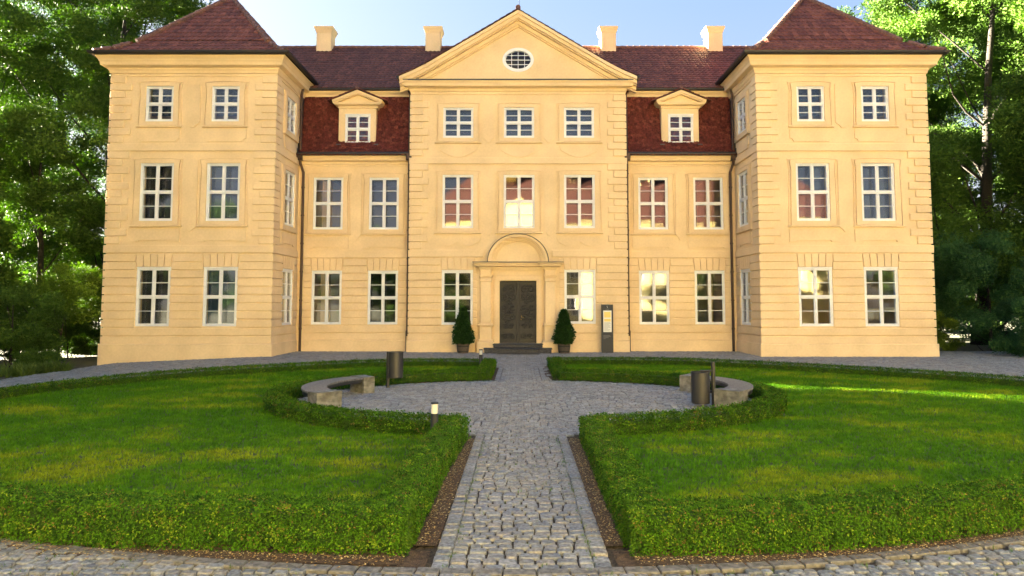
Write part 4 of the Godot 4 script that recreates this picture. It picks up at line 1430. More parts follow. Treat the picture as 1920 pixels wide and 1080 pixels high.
func build_hedges() -> void:
	var near := [sprig_mesh(M.leaf_box, 9, 0.036, 0.024, 1), sprig_mesh(M.leaf_box, 9, 0.040, 0.022, 2)]
	var far := [sprig_mesh(M.leaf_box, 10, 0.050, 0.034, 3), sprig_mesh(M.leaf_box, 10, 0.050, 0.031, 4)]
	var bulge := FastNoiseLite.new()
	bulge.frequency = 1.6
	for s in [-1.0, 1.0]:
		var hedge := thing("box_hedge", "low clipped box hedge looping round the lawn %s" % ("beside the white-topped bollards" if s < 0 else "with flecks of sun"), "hedge", Vector3.ZERO, 0.0, "clipped hedges round the lawns")
		for key in runs[s]:
			var line: Array = runs[s][key][0]
			var H: float = runs[s][key][1]
			var W := 0.215
			var core := MB.new()
			core.sweep(line, [Vector2(-W + 0.105, 0.03), Vector2(-W + 0.095, H - 0.11), Vector2(-W + 0.12, H - 0.09), Vector2(W - 0.12, H - 0.09), Vector2(W - 0.095, H - 0.11), Vector2(W - 0.105, 0.03)])
			var o := part(hedge, key, core, M.hedge_core)
			var places := [[], [], [], []]
			var colors := [[], [], [], []]
			for i in line.size() - 1:
				var a: Vector2 = line[i]
				var b: Vector2 = line[i + 1]
				var L := a.distance_to(b)
				var mid := (a + b) / 2
				var dist := mid.length()
				var vis := absf(mid.x) < -mid.y * 0.80 + 1.5
				var is_near := dist < 11.0
				var per := 1500.0 if dist < 9.0 else (1050.0 if dist < 11.0 else (620.0 if dist < 17.0 else 440.0))
				if not vis: per = 90.0
				var around := 2 * H + 2 * W
				var count := int(L * around * per)
				var d := (b - a) / L
				var nn := Vector2(-d.y, d.x)
				for k in count:
					var f := rng.randf() * L
					var q := rng.randf() * around
					var out: Vector3
					var pos: Vector2
					var y: float
					if q < H or q > H + 2 * W:
						var sgn := -1.0 if q < H else 1.0
						y = q if q < H else q - H - 2 * W
						pos = nn * sgn * W
						out = Vector3(nn.x * sgn, 0.25, nn.y * sgn)
						if y > H - 0.06: pos *= 0.93
					else:
						y = H
						pos = nn * (q - H - W)
						out = Vector3.UP
						if absf(q - H - W) > W - 0.05: y -= 0.018
					var p := a + d * f + pos
					var bu := bulge.get_noise_3d(p.x * 2, y * 3, p.y * 2) * 0.009 - absf(rng.randfn(0.0, 0.022)) + 0.012
					out = out.normalized()
					var at := Vector3(p.x, maxf(0.02, y) + gy(p.x, p.y), p.y) + out * bu - out * 0.02
					var side := out.cross(Vector3(rng.randf_range(-1, 1), rng.randf_range(-1, 1), rng.randf_range(-1, 1))).normalized()
					var yd := (out + side * 0.45).normalized()
					var xd := yd.cross(Vector3(0.3, 0.2, 0.9)).normalized()
					var sc := rng.randf_range(0.8, 1.25)
					var which := (0 if is_near else 2) + rng.randi() % 2
					places[which].append(Transform3D(Basis(xd * sc, yd * sc * 0.6, xd.cross(yd) * sc), at))
					var c := Color(0.038, 0.110, 0.005).lerp(Color(0.076, 0.170, 0.007), rng.randf())
					var roll := rng.randf()
					if roll < 0.09: c = Color(0.15, 0.22, 0.015)
					elif roll < 0.13: c = Color(0.15, 0.11, 0.03)
					elif roll < 0.40: c = Color(0.022, 0.066, 0.005)
					colors[which].append(c * rng.randf_range(0.65, 1.4))
			for e in [0, line.size() - 1]:
				var d: Vector2 = (line[e] - line[1 if e == 0 else e - 1]).normalized()
				var nn := Vector2(-d.y, d.x)
				var which0 := 0 if line[e].length() < 11.0 else 2
				for k in int(2 * W * H * (1050 if which0 == 0 else 420)):
					var p: Vector2 = line[e] + nn * rng.randf_range(-W, W) + d * rng.randf_range(-0.03, 0.0)
					var out := Vector3(d.x, 0.25, d.y).normalized()
					var yd := (out + Vector3(rng.randf_range(-0.5, 0.5), rng.randf_range(-0.5, 0.5), rng.randf_range(-0.5, 0.5))).normalized()
					var xd := yd.cross(Vector3(0.3, 0.2, 0.9)).normalized()
					places[which0].append(Transform3D(Basis(xd, yd, xd.cross(yd)), Vector3(p.x, rng.randf_range(0.02, H), p.y)))
					colors[which0].append(Color(0.034, 0.100, 0.007).lerp(Color(0.08, 0.15, 0.012), rng.randf()))
			for k in 4:
				if places[k].size(): scatter(o, "foliage", (near + far)[k], places[k], colors[k])

func build_litter() -> void:
	var b := MB.new()
	b.quad(Vector3(-0.5, 0, -0.3), Vector3(0.5, 0.1, -0.3), Vector3(0.5, 0, 0.3), Vector3(-0.5, 0.08, 0.3))
	var places := []
	var colors := []
	for s in [-1.0, 1.0]:
		for key in ["front_run", "path_side_run"]:
			var line: Array = runs[s][key][0]
			for i in line.size() - 1:
				var a: Vector2 = line[i]
				var e: Vector2 = line[i + 1]
				if absf(a.x) > 7.5: continue
				var d := (e - a).normalized()
				for k in int(a.distance_to(e) * 260):
					var p := a.lerp(e, rng.randf())
					var off := 0.24 + absf(rng.randfn(0.0, 0.11))
					p += Vector2(0, off) if key == "front_run" else Vector2(-s * off, 0)
					var sz := rng.randf_range(0.008, 0.020)
					places.append(Transform3D(Basis(Vector3.UP, rng.randf() * TAU) * Basis(Vector3.RIGHT, rng.randf_range(-0.4, 0.4)) * Basis.from_scale(Vector3.ONE * sz), Vector3(p.x, 0.014 + rng.randf() * 0.01, p.y)))
					colors.append([Color(0.46, 0.33, 0.12), Color(0.34, 0.20, 0.06), Color(0.55, 0.44, 0.22), Color(0.22, 0.11, 0.04)][rng.randi() % 4])
	tag(scatter(self, "leaf_litter", b.mesh(M.litter), places, colors), "dry yellow leaf litter scattered on the soil beside the hedges", "litter", "", "stuff")
	# weeds in the joints
	places = []
	colors = []
	for k in 420:
		var p: Vector2
		if k < 260:
			p = Vector2((-0.61 if rng.randf() < 0.5 else 0.62) + rng.randfn(0, 0.03), rng.randf_range(-12.0, -6.0))
			if rng.randf() < 0.3: p.x = rng.randf_range(-0.7, 0.7)
		else:
			p = Vector2(rng.randf_range(-6, 6), 0)
			p.y = -5.9 - 0.034 * p.x * p.x + rng.randf_range(-0.03, 0.7)
		places.append(Transform3D(Basis(Vector3.UP, rng.randf() * TAU).scaled(Vector3.ONE * rng.randf_range(0.4, 1.0)), Vector3(p.x, 0.0, p.y)))
		colors.append(Color(0.08, 0.14, 0.02) * rng.randf_range(0.7, 1.5))
	tag(scatter(self, "weeds", blade_mesh(), places, colors), "small green weeds growing in the cobble joints", "weeds", "", "stuff")

# ------------------------------------------------------------------ trees and shrubs
var tree_leaf := []
func limb(b: MB, a: Vector3, e: Vector3, r0: float, r1: float, sag: float) -> void:
	var pts := []
	var rr := []
	var side := Vector3(rng.randf_range(-1, 1), 0, rng.randf_range(-1, 1)) * (e - a).length() * 0.08
	for k in 6:
		var f := k / 5.0
		pts.append(a.lerp(e, f) + Vector3.UP * sag * sin(PI * f) + side * sin(TAU * f * 0.8))
		rr.append(lerpf(r0, r1, f))
	b.tube(pts, rr, 6, false)

# crown: centre height, half height, radius; blobs hold leaf clumps, each joined to the trunk by a limb
func tree(at: Vector3, h: float, rad: float, low: float, blobs: int, per: int, tone: Color, label: String, trunk_r := 0.32, clump := 1.0, called := "tree", group := "trees round the palace") -> Node3D:
	var o := thing(called, label, called.replace("_", " ") if called.length() < 12 else "tree", at, 0.0, group)
	var wood := MB.new()
	var lean := Vector3(rng.randf_range(-0.06, 0.06), 0, rng.randf_range(-0.06, 0.06)) * h
	var tp := []
	var tr := []
	for k in 9:
		var f := k / 8.0
		tp.append(Vector3(0, -0.4 + (h * 0.93 + 0.4) * f, 0) + lean * f + Vector3(sin(f * 7.0 + at.x), 0, cos(f * 6.0 + at.z)) * 0.018 * h * f)
		tr.append(trunk_r * (1.35 if k == 0 else 1.0) * (1.0 - 0.88 * f))
	wood.tube(tp, tr, 10, false)
	var places := [[], []]
	var colors := [[], []]
	for i in blobs:
		var f := rng.randf()
		var y := lerpf(low, 0.97, f)
		var env := rad * sqrt(maxf(0.06, 1.0 - pow(absf((y - lerpf(low, 1.0, 0.42)) / (1.02 - lerpf(low, 1.0, 0.42)) if y > lerpf(low, 1.0, 0.42) else (lerpf(low, 1.0, 0.42) - y) / (lerpf(low, 1.0, 0.42) - low + 0.1)), 2.0)))
		var a := rng.randf() * TAU
		var rr := env * sqrt(rng.randf_range(0.03, 1.0))
		var fy := clampf((y * h) / (h * 0.93), 0, 1)
		var axis: Vector3 = tp[int(fy * 8)]
		var c := Vector3(axis.x + cos(a) * rr, y * h, axis.z + sin(a) * rr)
		var from_f := clampf(y - rr / h * 0.7, low * 0.55, 0.9)
		var root: Vector3 = tp[int(from_f * 8)]
		if i % 5 == 0: limb(wood, root, c, trunk_r * (0.10 + 0.16 * (1.0 - from_f)), 0.012, -0.03 * rr)
		var br := rad * rng.randf_range(0.13, 0.26)
		var bt := rng.randf_range(0.75, 1.25)
		for k in per:
			var d := Vector3(rng.randfn(), rng.randfn() * 0.62, rng.randfn()).normalized() * br * pow(rng.randf(), 0.42)
			var p := c + d
			var wh := rng.randi() % 2
			var sc := clump * rng.randf_range(0.7, 1.3)
			places[wh].append(Transform3D(Basis.from_euler(Vector3(rng.randf_range(-0.6, 0.6), rng.randf() * TAU, rng.randf_range(-0.6, 0.6))).scaled(Vector3.ONE * sc), p))
			colors[wh].append(tone * bt * rng.randf_range(0.75, 1.3))
	part(o, "trunk", wood, M.bark)
	var crown := Node3D.new()
	crown.name = "crown"
	o.add_child(crown)
	for k in 2:
		scatter(crown, "foliage", tree_leaf[k], places[k], colors[k])
	return o

func build_trees() -> void:
	tree_leaf = [sprig_mesh(M.leaf_tree, 22, 0.36, 0.150, 31), sprig_mesh(M.leaf_tree, 22, 0.40, 0.135, 32)]
	var park := Color(0.054, 0.105, 0.016)      # one leaf green for the whole park
	# beyond the tower with the sloping plinth
	tree(Vector3(-23.6, -0.6, -40.5), 25, 6.0, 0.18, 100, 80, park, "tall maple with forked dark trunk close behind the bollard-side tower", 0.42)
	tree(Vector3(-26.0, -0.6, -48.5), 25, 5.4, 0.22, 95, 75, park, "bright backlit tree rising over the tower roof edge", 0.38)
	tree(Vector3(-31.0, -0.6, -40.0), 24, 6.0, 0.14, 95, 75, park, "broad dark tree beside the shaded shrubbery", 0.45)
	tree(Vector3(-33.0, -0.6, -49.0), 26, 7.0, 0.13, 95, 70, park, "large green tree deep in the shaded grove", 0.45)
	tree(Vector3(-26.5, -0.6, -58.0), 24, 7.0, 0.12, 60, 60, park, "distant dark tree closing the shaded grove", 0.4)
	tree(Vector3(-38.0, -0.6, -55.0), 25, 8.0, 0.10, 60, 60, park, "wide dark tree at the far end of the shaded grove", 0.4)
	tree(Vector3(-25.6, -0.6, -36.6), 13, 2.8, 0.42, 26, 50, park, "slim understorey tree with bare grey trunk in the grove", 0.24)
	# trees added out of the frame on the sun's side to shade the court
	var shade_belt := [[-31.5, -25.5, 23.0, 5.6], [-29.5, -18.5, 22.0, 5.6], [-36.0, -21.0, 24.0, 5.6], [-29.0, -11.5, 20.0, 4.6], [-28.2, -28.4, 20.0, 3.6], [-28.5, -32.6, 9.6, 3.2], [-27.0, -21.5, 10.0, 3.6], [-26.0, -24.8, 9.0, 3.2]]
	for q in shade_belt:
		tree(Vector3(q[0], -0.6, q[1]), q[2], q[3], 0.06, 120, 60, park, "tall leafy tree added out of view to shade the court", 0.42, 1.5, "tree", "trees added to shade the court")
	for q in [[-17.0, 9.5, 11.5], [-24.0, 7.0, 12.5], [-31.0, 9.0, 13.0], [-39.0, 5.0, 13.0]]:
		tree(Vector3(q[0], -0.1, q[1]), q[2], 4.6, 0.12, 44, 44, park, "leafy tree near the house opposite, mirrored in the palace panes", 0.3, 1.3, "tree", "trees by the house opposite")
	for q in [[-8.2, 7.5, 6.6], [-12.5, 8.0, 7.5], [21.0, 7.2, 6.0], [30.5, 6.8, 6.8], [37.0, 8.0, 7.5]]:
		tree(Vector3(q[0], -0.1, q[1]), q[2], 2.6, 0.05, 36, 50, park, "small round tree before the house opposite, mirrored in the palace panes", 0.12, 0.9, "tree", "small trees before the house opposite")
	tree(Vector3(-26.4, -0.6, -33.8), 14.5, 3.0, 0.5, 9, 26, park, "slender open tree added at the edge of the grove to dapple the sun on the lawn", 0.16, 1.2, "tree", "trees added to shade the court")  # added sparse crown that breaks the sun streak into dapples
	# other side
	tree(Vector3(26.3, -0.1, -40.0), 27, 6.6, 0.10, 165, 125, park, "tall maple with straight dark trunk beyond the drive", 0.40)
	tree(Vector3(31.5, -0.1, -35.0), 22, 5.0, 0.16, 110, 105, park, "leafy maple at the drive's bend", 0.34)
	tree(Vector3(23.3, -0.1, -48.0), 23, 5.4, 0.06, 150, 100, park, "green tree tucked behind the tower's corner across the drive", 0.36)
	tree(Vector3(33.0, -0.1, -49.0), 25, 7.0, 0.06, 170, 100, park, "broad tree behind the straight-trunked maple", 0.42)
	tree(Vector3(28.0, -0.1, -60.0), 22, 8.0, 0.04, 110, 90, park, "dark tree closing the view beyond the drive", 0.4)
	# shrubs
	var g := "shrubs edging the drive"
	tree(Vector3(-22.0, -0.55, -33.2), 4.6, 2.3, 0.42, 26, 60, Color(0.075, 0.135, 0.014), "small flat-topped maple standing before the shaded grove", 0.07, 0.55, "small_maple", g)
	tree(Vector3(-20.9, -0.5, -28.6), 3.2, 2.0, 0.05, 30, 90, park, "rounded dark shrub at the drive's shaded edge", 0.07, 0.5, "shrub", g)
	tree(Vector3(-24.5, -0.5, -30.5), 3.6, 2.4, 0.05, 30, 80, park, "large dark shrub behind the rounded one", 0.07, 0.55, "shrub", g)
	tree(Vector3(-19.7, -0.45, -34.5), 1.4, 0.9, 0.05, 14, 50, park, "low loose bush by the tower's outer corner", 0.03, 0.38, "shrub", g)
	tree(Vector3(-27.0, -0.5, -44.0), 5.5, 4.5, 0.03, 46, 80, park, "dark thicket under the grove", 0.1, 0.8, "shrub", g)
	tree(Vector3(-21.0, -0.5, -46.0), 5.0, 4.0, 0.03, 40, 80, park, "dark thicket behind the tower", 0.1, 0.8, "shrub", g)
	tree(Vector3(23.4, -0.05, -34.6), 5.6, 3.0, 0.05, 44, 90, Color(0.042, 0.100, 0.034), "drooping blue-green elder bush beside the drive", 0.09, 0.6, "shrub", g)
	tree(Vector3(22.0, -0.05, -29.9), 2.6, 1.9, 0.03, 30, 90, Color(0.040, 0.095, 0.030), "glossy dark laurel bush at the drive's edge", 0.06, 0.5, "shrub", g)
	tree(Vector3(19.9, -0.05, -33.6), 1.8, 1.2, 0.03, 22, 70, Color(0.080, 0.125, 0.014), "low yellow-green bush by the tower's outer corner", 0.04, 0.42, "shrub", g)
	tree(Vector3(27.5, -0.05, -33.5), 4.2, 3.0, 0.03, 36, 80, park, "dark bush behind the laurel", 0.08, 0.65, "shrub", g)
	tree(Vector3(22.6, -0.05, -41.0), 5.0, 3.4, 0.03, 36, 80, park, "dark thicket under the straight-trunked maple", 0.1, 0.75, "shrub", g)
	tree(Vector3(-20.4, -0.5, -38.5), 4.0, 2.6, 0.03, 40, 80, park, "dark bush closing the gap behind the tower corner", 0.08, 0.6, "shrub", g)
	tree(Vector3(-24.2, -0.5, -40.0), 4.6, 3.2, 0.03, 46, 80, park, "dense dark bush under the tall maple", 0.08, 0.7, "shrub", g)
	tree(Vector3(-28.5, -0.5, -36.5), 4.2, 3.2, 0.03, 46, 80, park, "dense dark bush under the broad dark tree", 0.08, 0.7, "shrub", g)
	tree(Vector3(-19.5, -0.5, -52.0), 6.0, 4.6, 0.02, 50, 80, park, "large dark thicket far behind the tower", 0.1, 0.9, "shrub", g)
	tree(Vector3(-23.6, -0.5, -36.4), 1.9, 1.9, 0.03, 26, 70, park, "low spreading bush at the foot of the slim grey-trunked tree", 0.05, 0.5, "shrub", g)
	tree(Vector3(-24.8, -0.5, -34.6), 1.5, 1.5, 0.03, 22, 70, park, "low bush at the grove's edge beside the small maple", 0.05, 0.45, "shrub", g)
	# flower bed: feathery perennials
	var blade := MB.new()
	var r := RandomNumberGenerator.new()
	r.seed = 12
	for k in 26:
		var a := r.randf() * TAU
		var d := Vector3(cos(a), 0, sin(a)) * r.randf_range(0.10, 0.42)
		var hh := r.randf_range(0.22, 0.50)
		var w := Vector3(-sin(a), 0, cos(a)) * 0.018
		blade.quad(d * 0.2 - w, d * 0.2 + w, d * 0.6 + w + Vector3.UP * hh * 0.6, d * 0.6 - w + Vector3.UP * hh * 0.6)
		blade.tri(d * 0.6 + w + Vector3.UP * hh * 0.6, d * 0.6 - w + Vector3.UP * hh * 0.6, d * 1.2 + Vector3.UP * hh)
	var bm := blade.mesh(M.blade)
	for k in 16:
		var p := Vector3(rng.randf_range(-20.5, -16.9), 0, rng.randf_range(-26.6, -24.8))
		p.y = gy(p.x, p.z) - 0.05
		var plant := thing("perennial_plant", "feathery green perennial plant in the bed beside the drive", "plant", p, 0.0, "perennials in the bed beside the drive")
		var pl := []
		var pc := []
		for j in 5:
			pl.append(Transform3D(Basis(Vector3.UP, rng.randf() * TAU).scaled(Vector3.ONE * rng.randf_range(0.7, 1.1)), Vector3(rng.randf_range(-0.25, 0.25), 0, rng.randf_range(-0.25, 0.25))))
			pc.append(Color(0.10, 0.15, 0.035) * rng.randf_range(0.7, 1.3))
		scatter(plant, "foliage", bm, pl, pc)

# ------------------------------------------------------------------ furniture
func build_bench(side: float) -> void:
	var label := "curved slatted bench on concrete blocks beside the %s" % ("post-hung bin near the palace" if side < 0 else "bin standing before its near end")
	var c := Vector3(-2.55, 0, -16.25) if side < 0 else Vector3(2.95, 0, -16.55)
	var bench := thing("curved_bench", label, "bench", c, 0.0, "curved benches on the plaza")
	var H := 0.40
	var r_in := 1.90
	var r_out := 2.42
	var a0 := deg_to_rad(-52.0)
	var a1 := deg_to_rad(48.0)
	# angle 0 points outwards (away from the path)
	var dir := func(a): return Vector3(side * cos(a), 0, sin(a))
	var slat := MB.new()
	var n := 30
	for k in n:
		var f0 := lerpf(a0 + 0.17, a1 - 0.17, (k + 0.10) / n)
		var f1 := lerpf(a0 + 0.17, a1 - 0.17, (k + 0.90) / n)
		var s := MB.new()
		var q := []
		for y in [H - 0.045, H]:
			for p in [[r_in - 0.02, f0], [r_in - 0.02, f1], [r_out, f1], [r_out, f0]]:
				q.append(dir.call(p[1]) * p[0] + Vector3.UP * y)
		s.quad(q[0], q[1], q[2], q[3]); s.quad(q[4], q[5], q[6], q[7])
		for i in 4: s.quad(q[i], q[(i + 1) % 4], q[4 + (i + 1) % 4], q[4 + i])
		part(bench, "slat", s, M.bench_wood)
	for r in [r_in + 0.03, r_out - 0.05]:
		var rail := MB.new()
		for k in 24:
			var f0 := lerpf(a0 + 0.1, a1 - 0.1, k / 24.0)
			var f1 := lerpf(a0 + 0.1, a1 - 0.1, (k + 1) / 24.0)
			var q := []
			for y in [H - 0.13, H - 0.05]:
				for p in [[r, f0], [r, f1], [r + 0.03, f1], [r + 0.03, f0]]:
					q.append(dir.call(p[1]) * p[0] + Vector3.UP * y)
			for i in 4: rail.quad(q[i], q[(i + 1) % 4], q[4 + (i + 1) % 4], q[4 + i])
		part(bench, "rail", rail, M.steel)
	for e in [[a0, a0 + 0.165], [a1 - 0.165, a1]]:
		var bl := MB.new()
		var q := []
		for y in [0.0, H + 0.012]:
			for p in [[r_in - 0.05, e[0]], [r_in - 0.05, e[1]], [r_out + 0.03, e[1]], [r_out + 0.03, e[0]]]:
				q.append(dir.call(p[1]) * p[0] + Vector3.UP * y)
		for i in 4: bl.quad(q[i], q[(i + 1) % 4], q[4 + (i + 1) % 4], q[4 + i])
		bl.quad(q[4], q[5], q[6], q[7])
		part(bench, "concrete_block", bl, M.concrete)

func build_bin(at: Vector3, can: Vector3, label: String) -> void:
	var o := thing("litter_bin", label, "litter bin", at, 0.0, "litter bins on the plaza")
	var p := MB.new()
	p.tube([Vector3(0, -0.05, 0), Vector3(0, 0.97, 0)], [0.045, 0.045], 14)
	part(o, "post", p, M.steel)
	var b := MB.new()
	b.lathe([Vector2(0.0, 0.20), Vector2(0.19, 0.20), Vector2(0.20, 0.22), Vector2(0.20, 0.86), Vector2(0.205, 0.885), Vector2(0.19, 0.89), Vector2(0.185, 0.5), Vector2(0.0, 0.4)], 28, can)
	part(o, "can", b, M.steel)
	var k := MB.new()
	for y in [0.32, 0.78]:
		k.tube([Vector3(0, y, 0), Vector3(can.x, y, can.z)], [0.022, 0.022], 8)
	part(o, "bracket", k, M.steel)

func build_bollard(at: Vector3, label: String) -> void:
	var o := thing("bollard_light", label, "bollard light", at, 0.0, "bollard lights on the lawn")
	var a := MB.new()
	a.lathe([Vector2(0.062, -0.05), Vector2(0.062, 0.49), Vector2(0.0, 0.49)], 20)
	part(o, "post", a, M.anthracite)
	var g := MB.new()
	g.lathe([Vector2(0.056, 0.49), Vector2(0.056, 0.64)], 20)
	part(o, "lamp_glass", g, M.lamp_glass)
	var c := MB.new()
	c.lathe([Vector2(0.062, 0.64), Vector2(0.062, 0.662), Vector2(0.055, 0.668), Vector2(0.0, 0.67)], 20)
	part(o, "cap", c, M.anthracite)

func build_pot(at: Vector3, h: float, label: String) -> void:
	var o := thing("potted_bay", label, "potted plant", at, 0.0, "potted bays by the door")
	for k in 16:
		var a0 := TAU * k / 16.0 + 0.012
		var a1 := TAU * (k + 1) / 16.0 - 0.012
		var s := MB.new()
		var prof := [[0.235, -0.05], [0.275, 0.2], [0.29, 0.44]]
		for i in 2:
			var p: Array = prof[i]
			var q: Array = prof[i + 1]
			s.quad(Vector3(cos(a0) * p[0], p[1], sin(a0) * p[0]), Vector3(cos(a1) * p[0], p[1], sin(a1) * p[0]), Vector3(cos(a1) * q[0], q[1], sin(a1) * q[0]), Vector3(cos(a0) * q[0], q[1], sin(a0) * q[0]))
		s.quad(Vector3(cos(a0) * 0.29, 0.44, sin(a0) * 0.29), Vector3(cos(a1) * 0.29, 0.44, sin(a1) * 0.29), Vector3(cos(a1) * 0.25, 0.44, sin(a1) * 0.25), Vector3(cos(a0) * 0.25, 0.44, sin(a0) * 0.25))
		part(o, "stave", s, M.tub_wood)
	for y in [[0.10, 0.262], [0.33, 0.288]]:
		var hp := MB.new()
		hp.lathe([Vector2(y[1], y[0] - 0.022), Vector2(y[1] + 0.006, y[0] + 0.022)], 24)
		part(o, "hoop", hp, M.hoop)
	var soil := MB.new()
	soil.lathe([Vector2(0.26, 0.38), Vector2(0.0, 0.40)], 16)
	part(o, "potting_soil", soil, M.soil)
	var st := MB.new()
	st.tube([Vector3(0, 0.2, 0), Vector3(0.02, h * 0.8, 0.01)], [0.03, 0.012], 8)
	part(o, "stem", st, M.bark)
	var leaf := sprig_mesh(M.leaf_box, 9, 0.085, 0.085, 51)
	var places := []
	var colors := []
	for k in 1500:
		var f := pow(rng.randf(), 1.25)
		var y := lerpf(0.46, h, f)
		var env := 0.47 * pow(1.0 - f, 0.85) * minf(1.0, 0.62 + f * 2.4) + 0.03
		var a := rng.randf() * TAU
		var rr := env * sqrt(rng.randf_range(0.1, 1.0)) * (1.0 + 0.17 * sin(a * 3 + y * 6 + at.x) + 0.10 * sin(a * 5 - y * 11))
		places.append(Transform3D(Basis.from_euler(Vector3(rng.randf_range(-0.7, 0.7), rng.randf() * TAU, rng.randf_range(-0.7, 0.7))).scaled(Vector3.ONE * rng.randf_range(0.7, 1.2)), Vector3(cos(a) * rr, y, sin(a) * rr)))
		colors.append(Color(0.022, 0.055, 0.012) * rng.randf_range(0.7, 1.5))
	scatter(o, "crown", leaf, places, colors)

func build_furniture() -> void:
	build_bench(-1.0)
	build_bench(1.0)
	build_bin(Vector3(-3.56, 0, -18.80), Vector3(0.22, 0.08, 0.10), "dark steel bin hung on a post beside the bench nearer the bollards")
	build_bin(Vector3(4.24, 0, -15.40), Vector3(-0.30, -0.12, 0.06), "dark steel bin with its post before the bench on the sun-flecked side")
	build_bollard(Vector3(-1.385, 0, -11.32), "white-topped bollard light at the hedge corner of the plaza")
	build_bollard(Vector3(-1.38, 0, -24.3), "white-topped bollard light behind the hedge near the palace steps")
	build_pot(Vector3(-2.62, 0.0, -31.75), 2.05, "conical bay tree in a wooden tub under the dark ground-floor window")
	build_pot(Vector3(1.98, 0.0, -31.75), 1.92, "conical bay tree in a wooden tub between the door and the information pillar")
	var s := thing("information_pillar", "dark grey information pillar with a pale notice panel at the palace wall", "sign", Vector3(3.98, 0, -31.95))
	var b := MB.new()
	b.rect_block(-0.265, 0.265, -0.1, 2.22, -0.06, 0.06, 0.01)
	part(s, "pillar", b, M.anthracite)
	var p := MB.new()
	p.rect_block(-0.19, 0.19, 0.96, 1.94, 0.055, 0.068, 0.004)
	part(s, "notice_panel", p, M.print_white)  # pale panel that carries the print
	var y := MB.new()
	y.box(Vector3(-0.15, 1.62, 0.0685), Vector3(0.15, 1.88, 0.0705))
	y.box(Vector3(-0.15, 1.44, 0.0685), Vector3(0.15, 1.56, 0.0705))
	part(s, "notice_picture", y, M.print_and_sun_yellow)
	var ln := MB.new()
	for k in 9:
		ln.box(Vector3(-0.15, 1.38 - k * 0.045, 0.0685), Vector3(-0.15 + [0.28, 0.30, 0.22, 0.29, 0.26, 0.30, 0.18, 0.28, 0.24][k], 1.392 - k * 0.045, 0.0700))
	part(s, "notice_lines", ln, M.print_grey)
	var em := MB.new()
	em.tube([Vector3(0.0, 2.16, 0.064), Vector3(-0.02, 2.13, 0.064), Vector3(0.01, 2.10, 0.064), Vector3(-0.01, 2.07, 0.064), Vector3(0.03, 2.06, 0.064)], [0.006, 0.009, 0.010, 0.008, 0.004], 6)
	part(s, "emblem", em, M.print_white)
	var tx := MB.new()
	for k in 4:
		tx.box(Vector3(-0.19, 0.80 - k * 0.05, 0.0605), Vector3(-0.19 + [0.30, 0.34, 0.24, 0.1][k], 0.812 - k * 0.05, 0.0625))
	tx.box(Vector3(-0.08, 2.0, 0.0605), Vector3(0.08, 2.012, 0.0625))
	part(s, "lettering", tx, M.print_grey)
	var pl := thing("wall_sun_patch", "small yellow square painted as reflected sun on the wall beside the information pillar", "sign", Vector3(4.63, 1.10, Z_MID + 0.036))  # raised yellow square stands for a patch of reflected sunlight
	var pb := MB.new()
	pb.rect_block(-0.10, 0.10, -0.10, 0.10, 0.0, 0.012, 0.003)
	part(pl, "sun_square", pb, M.print_and_sun_yellow)
	var mt := thing("door_mat", "dark ribbed mat on the cobbles before the palace steps", "mat", Vector3(AX, 0.02, -31.15))
	for k in 9:
		var rb := MB.new()
		rb.box(Vector3(-0.95, 0.0, -0.26 + k * 0.058), Vector3(0.95, 0.016, -0.215 + k * 0.058))
		part(mt, "rib", rb, M.hoop)

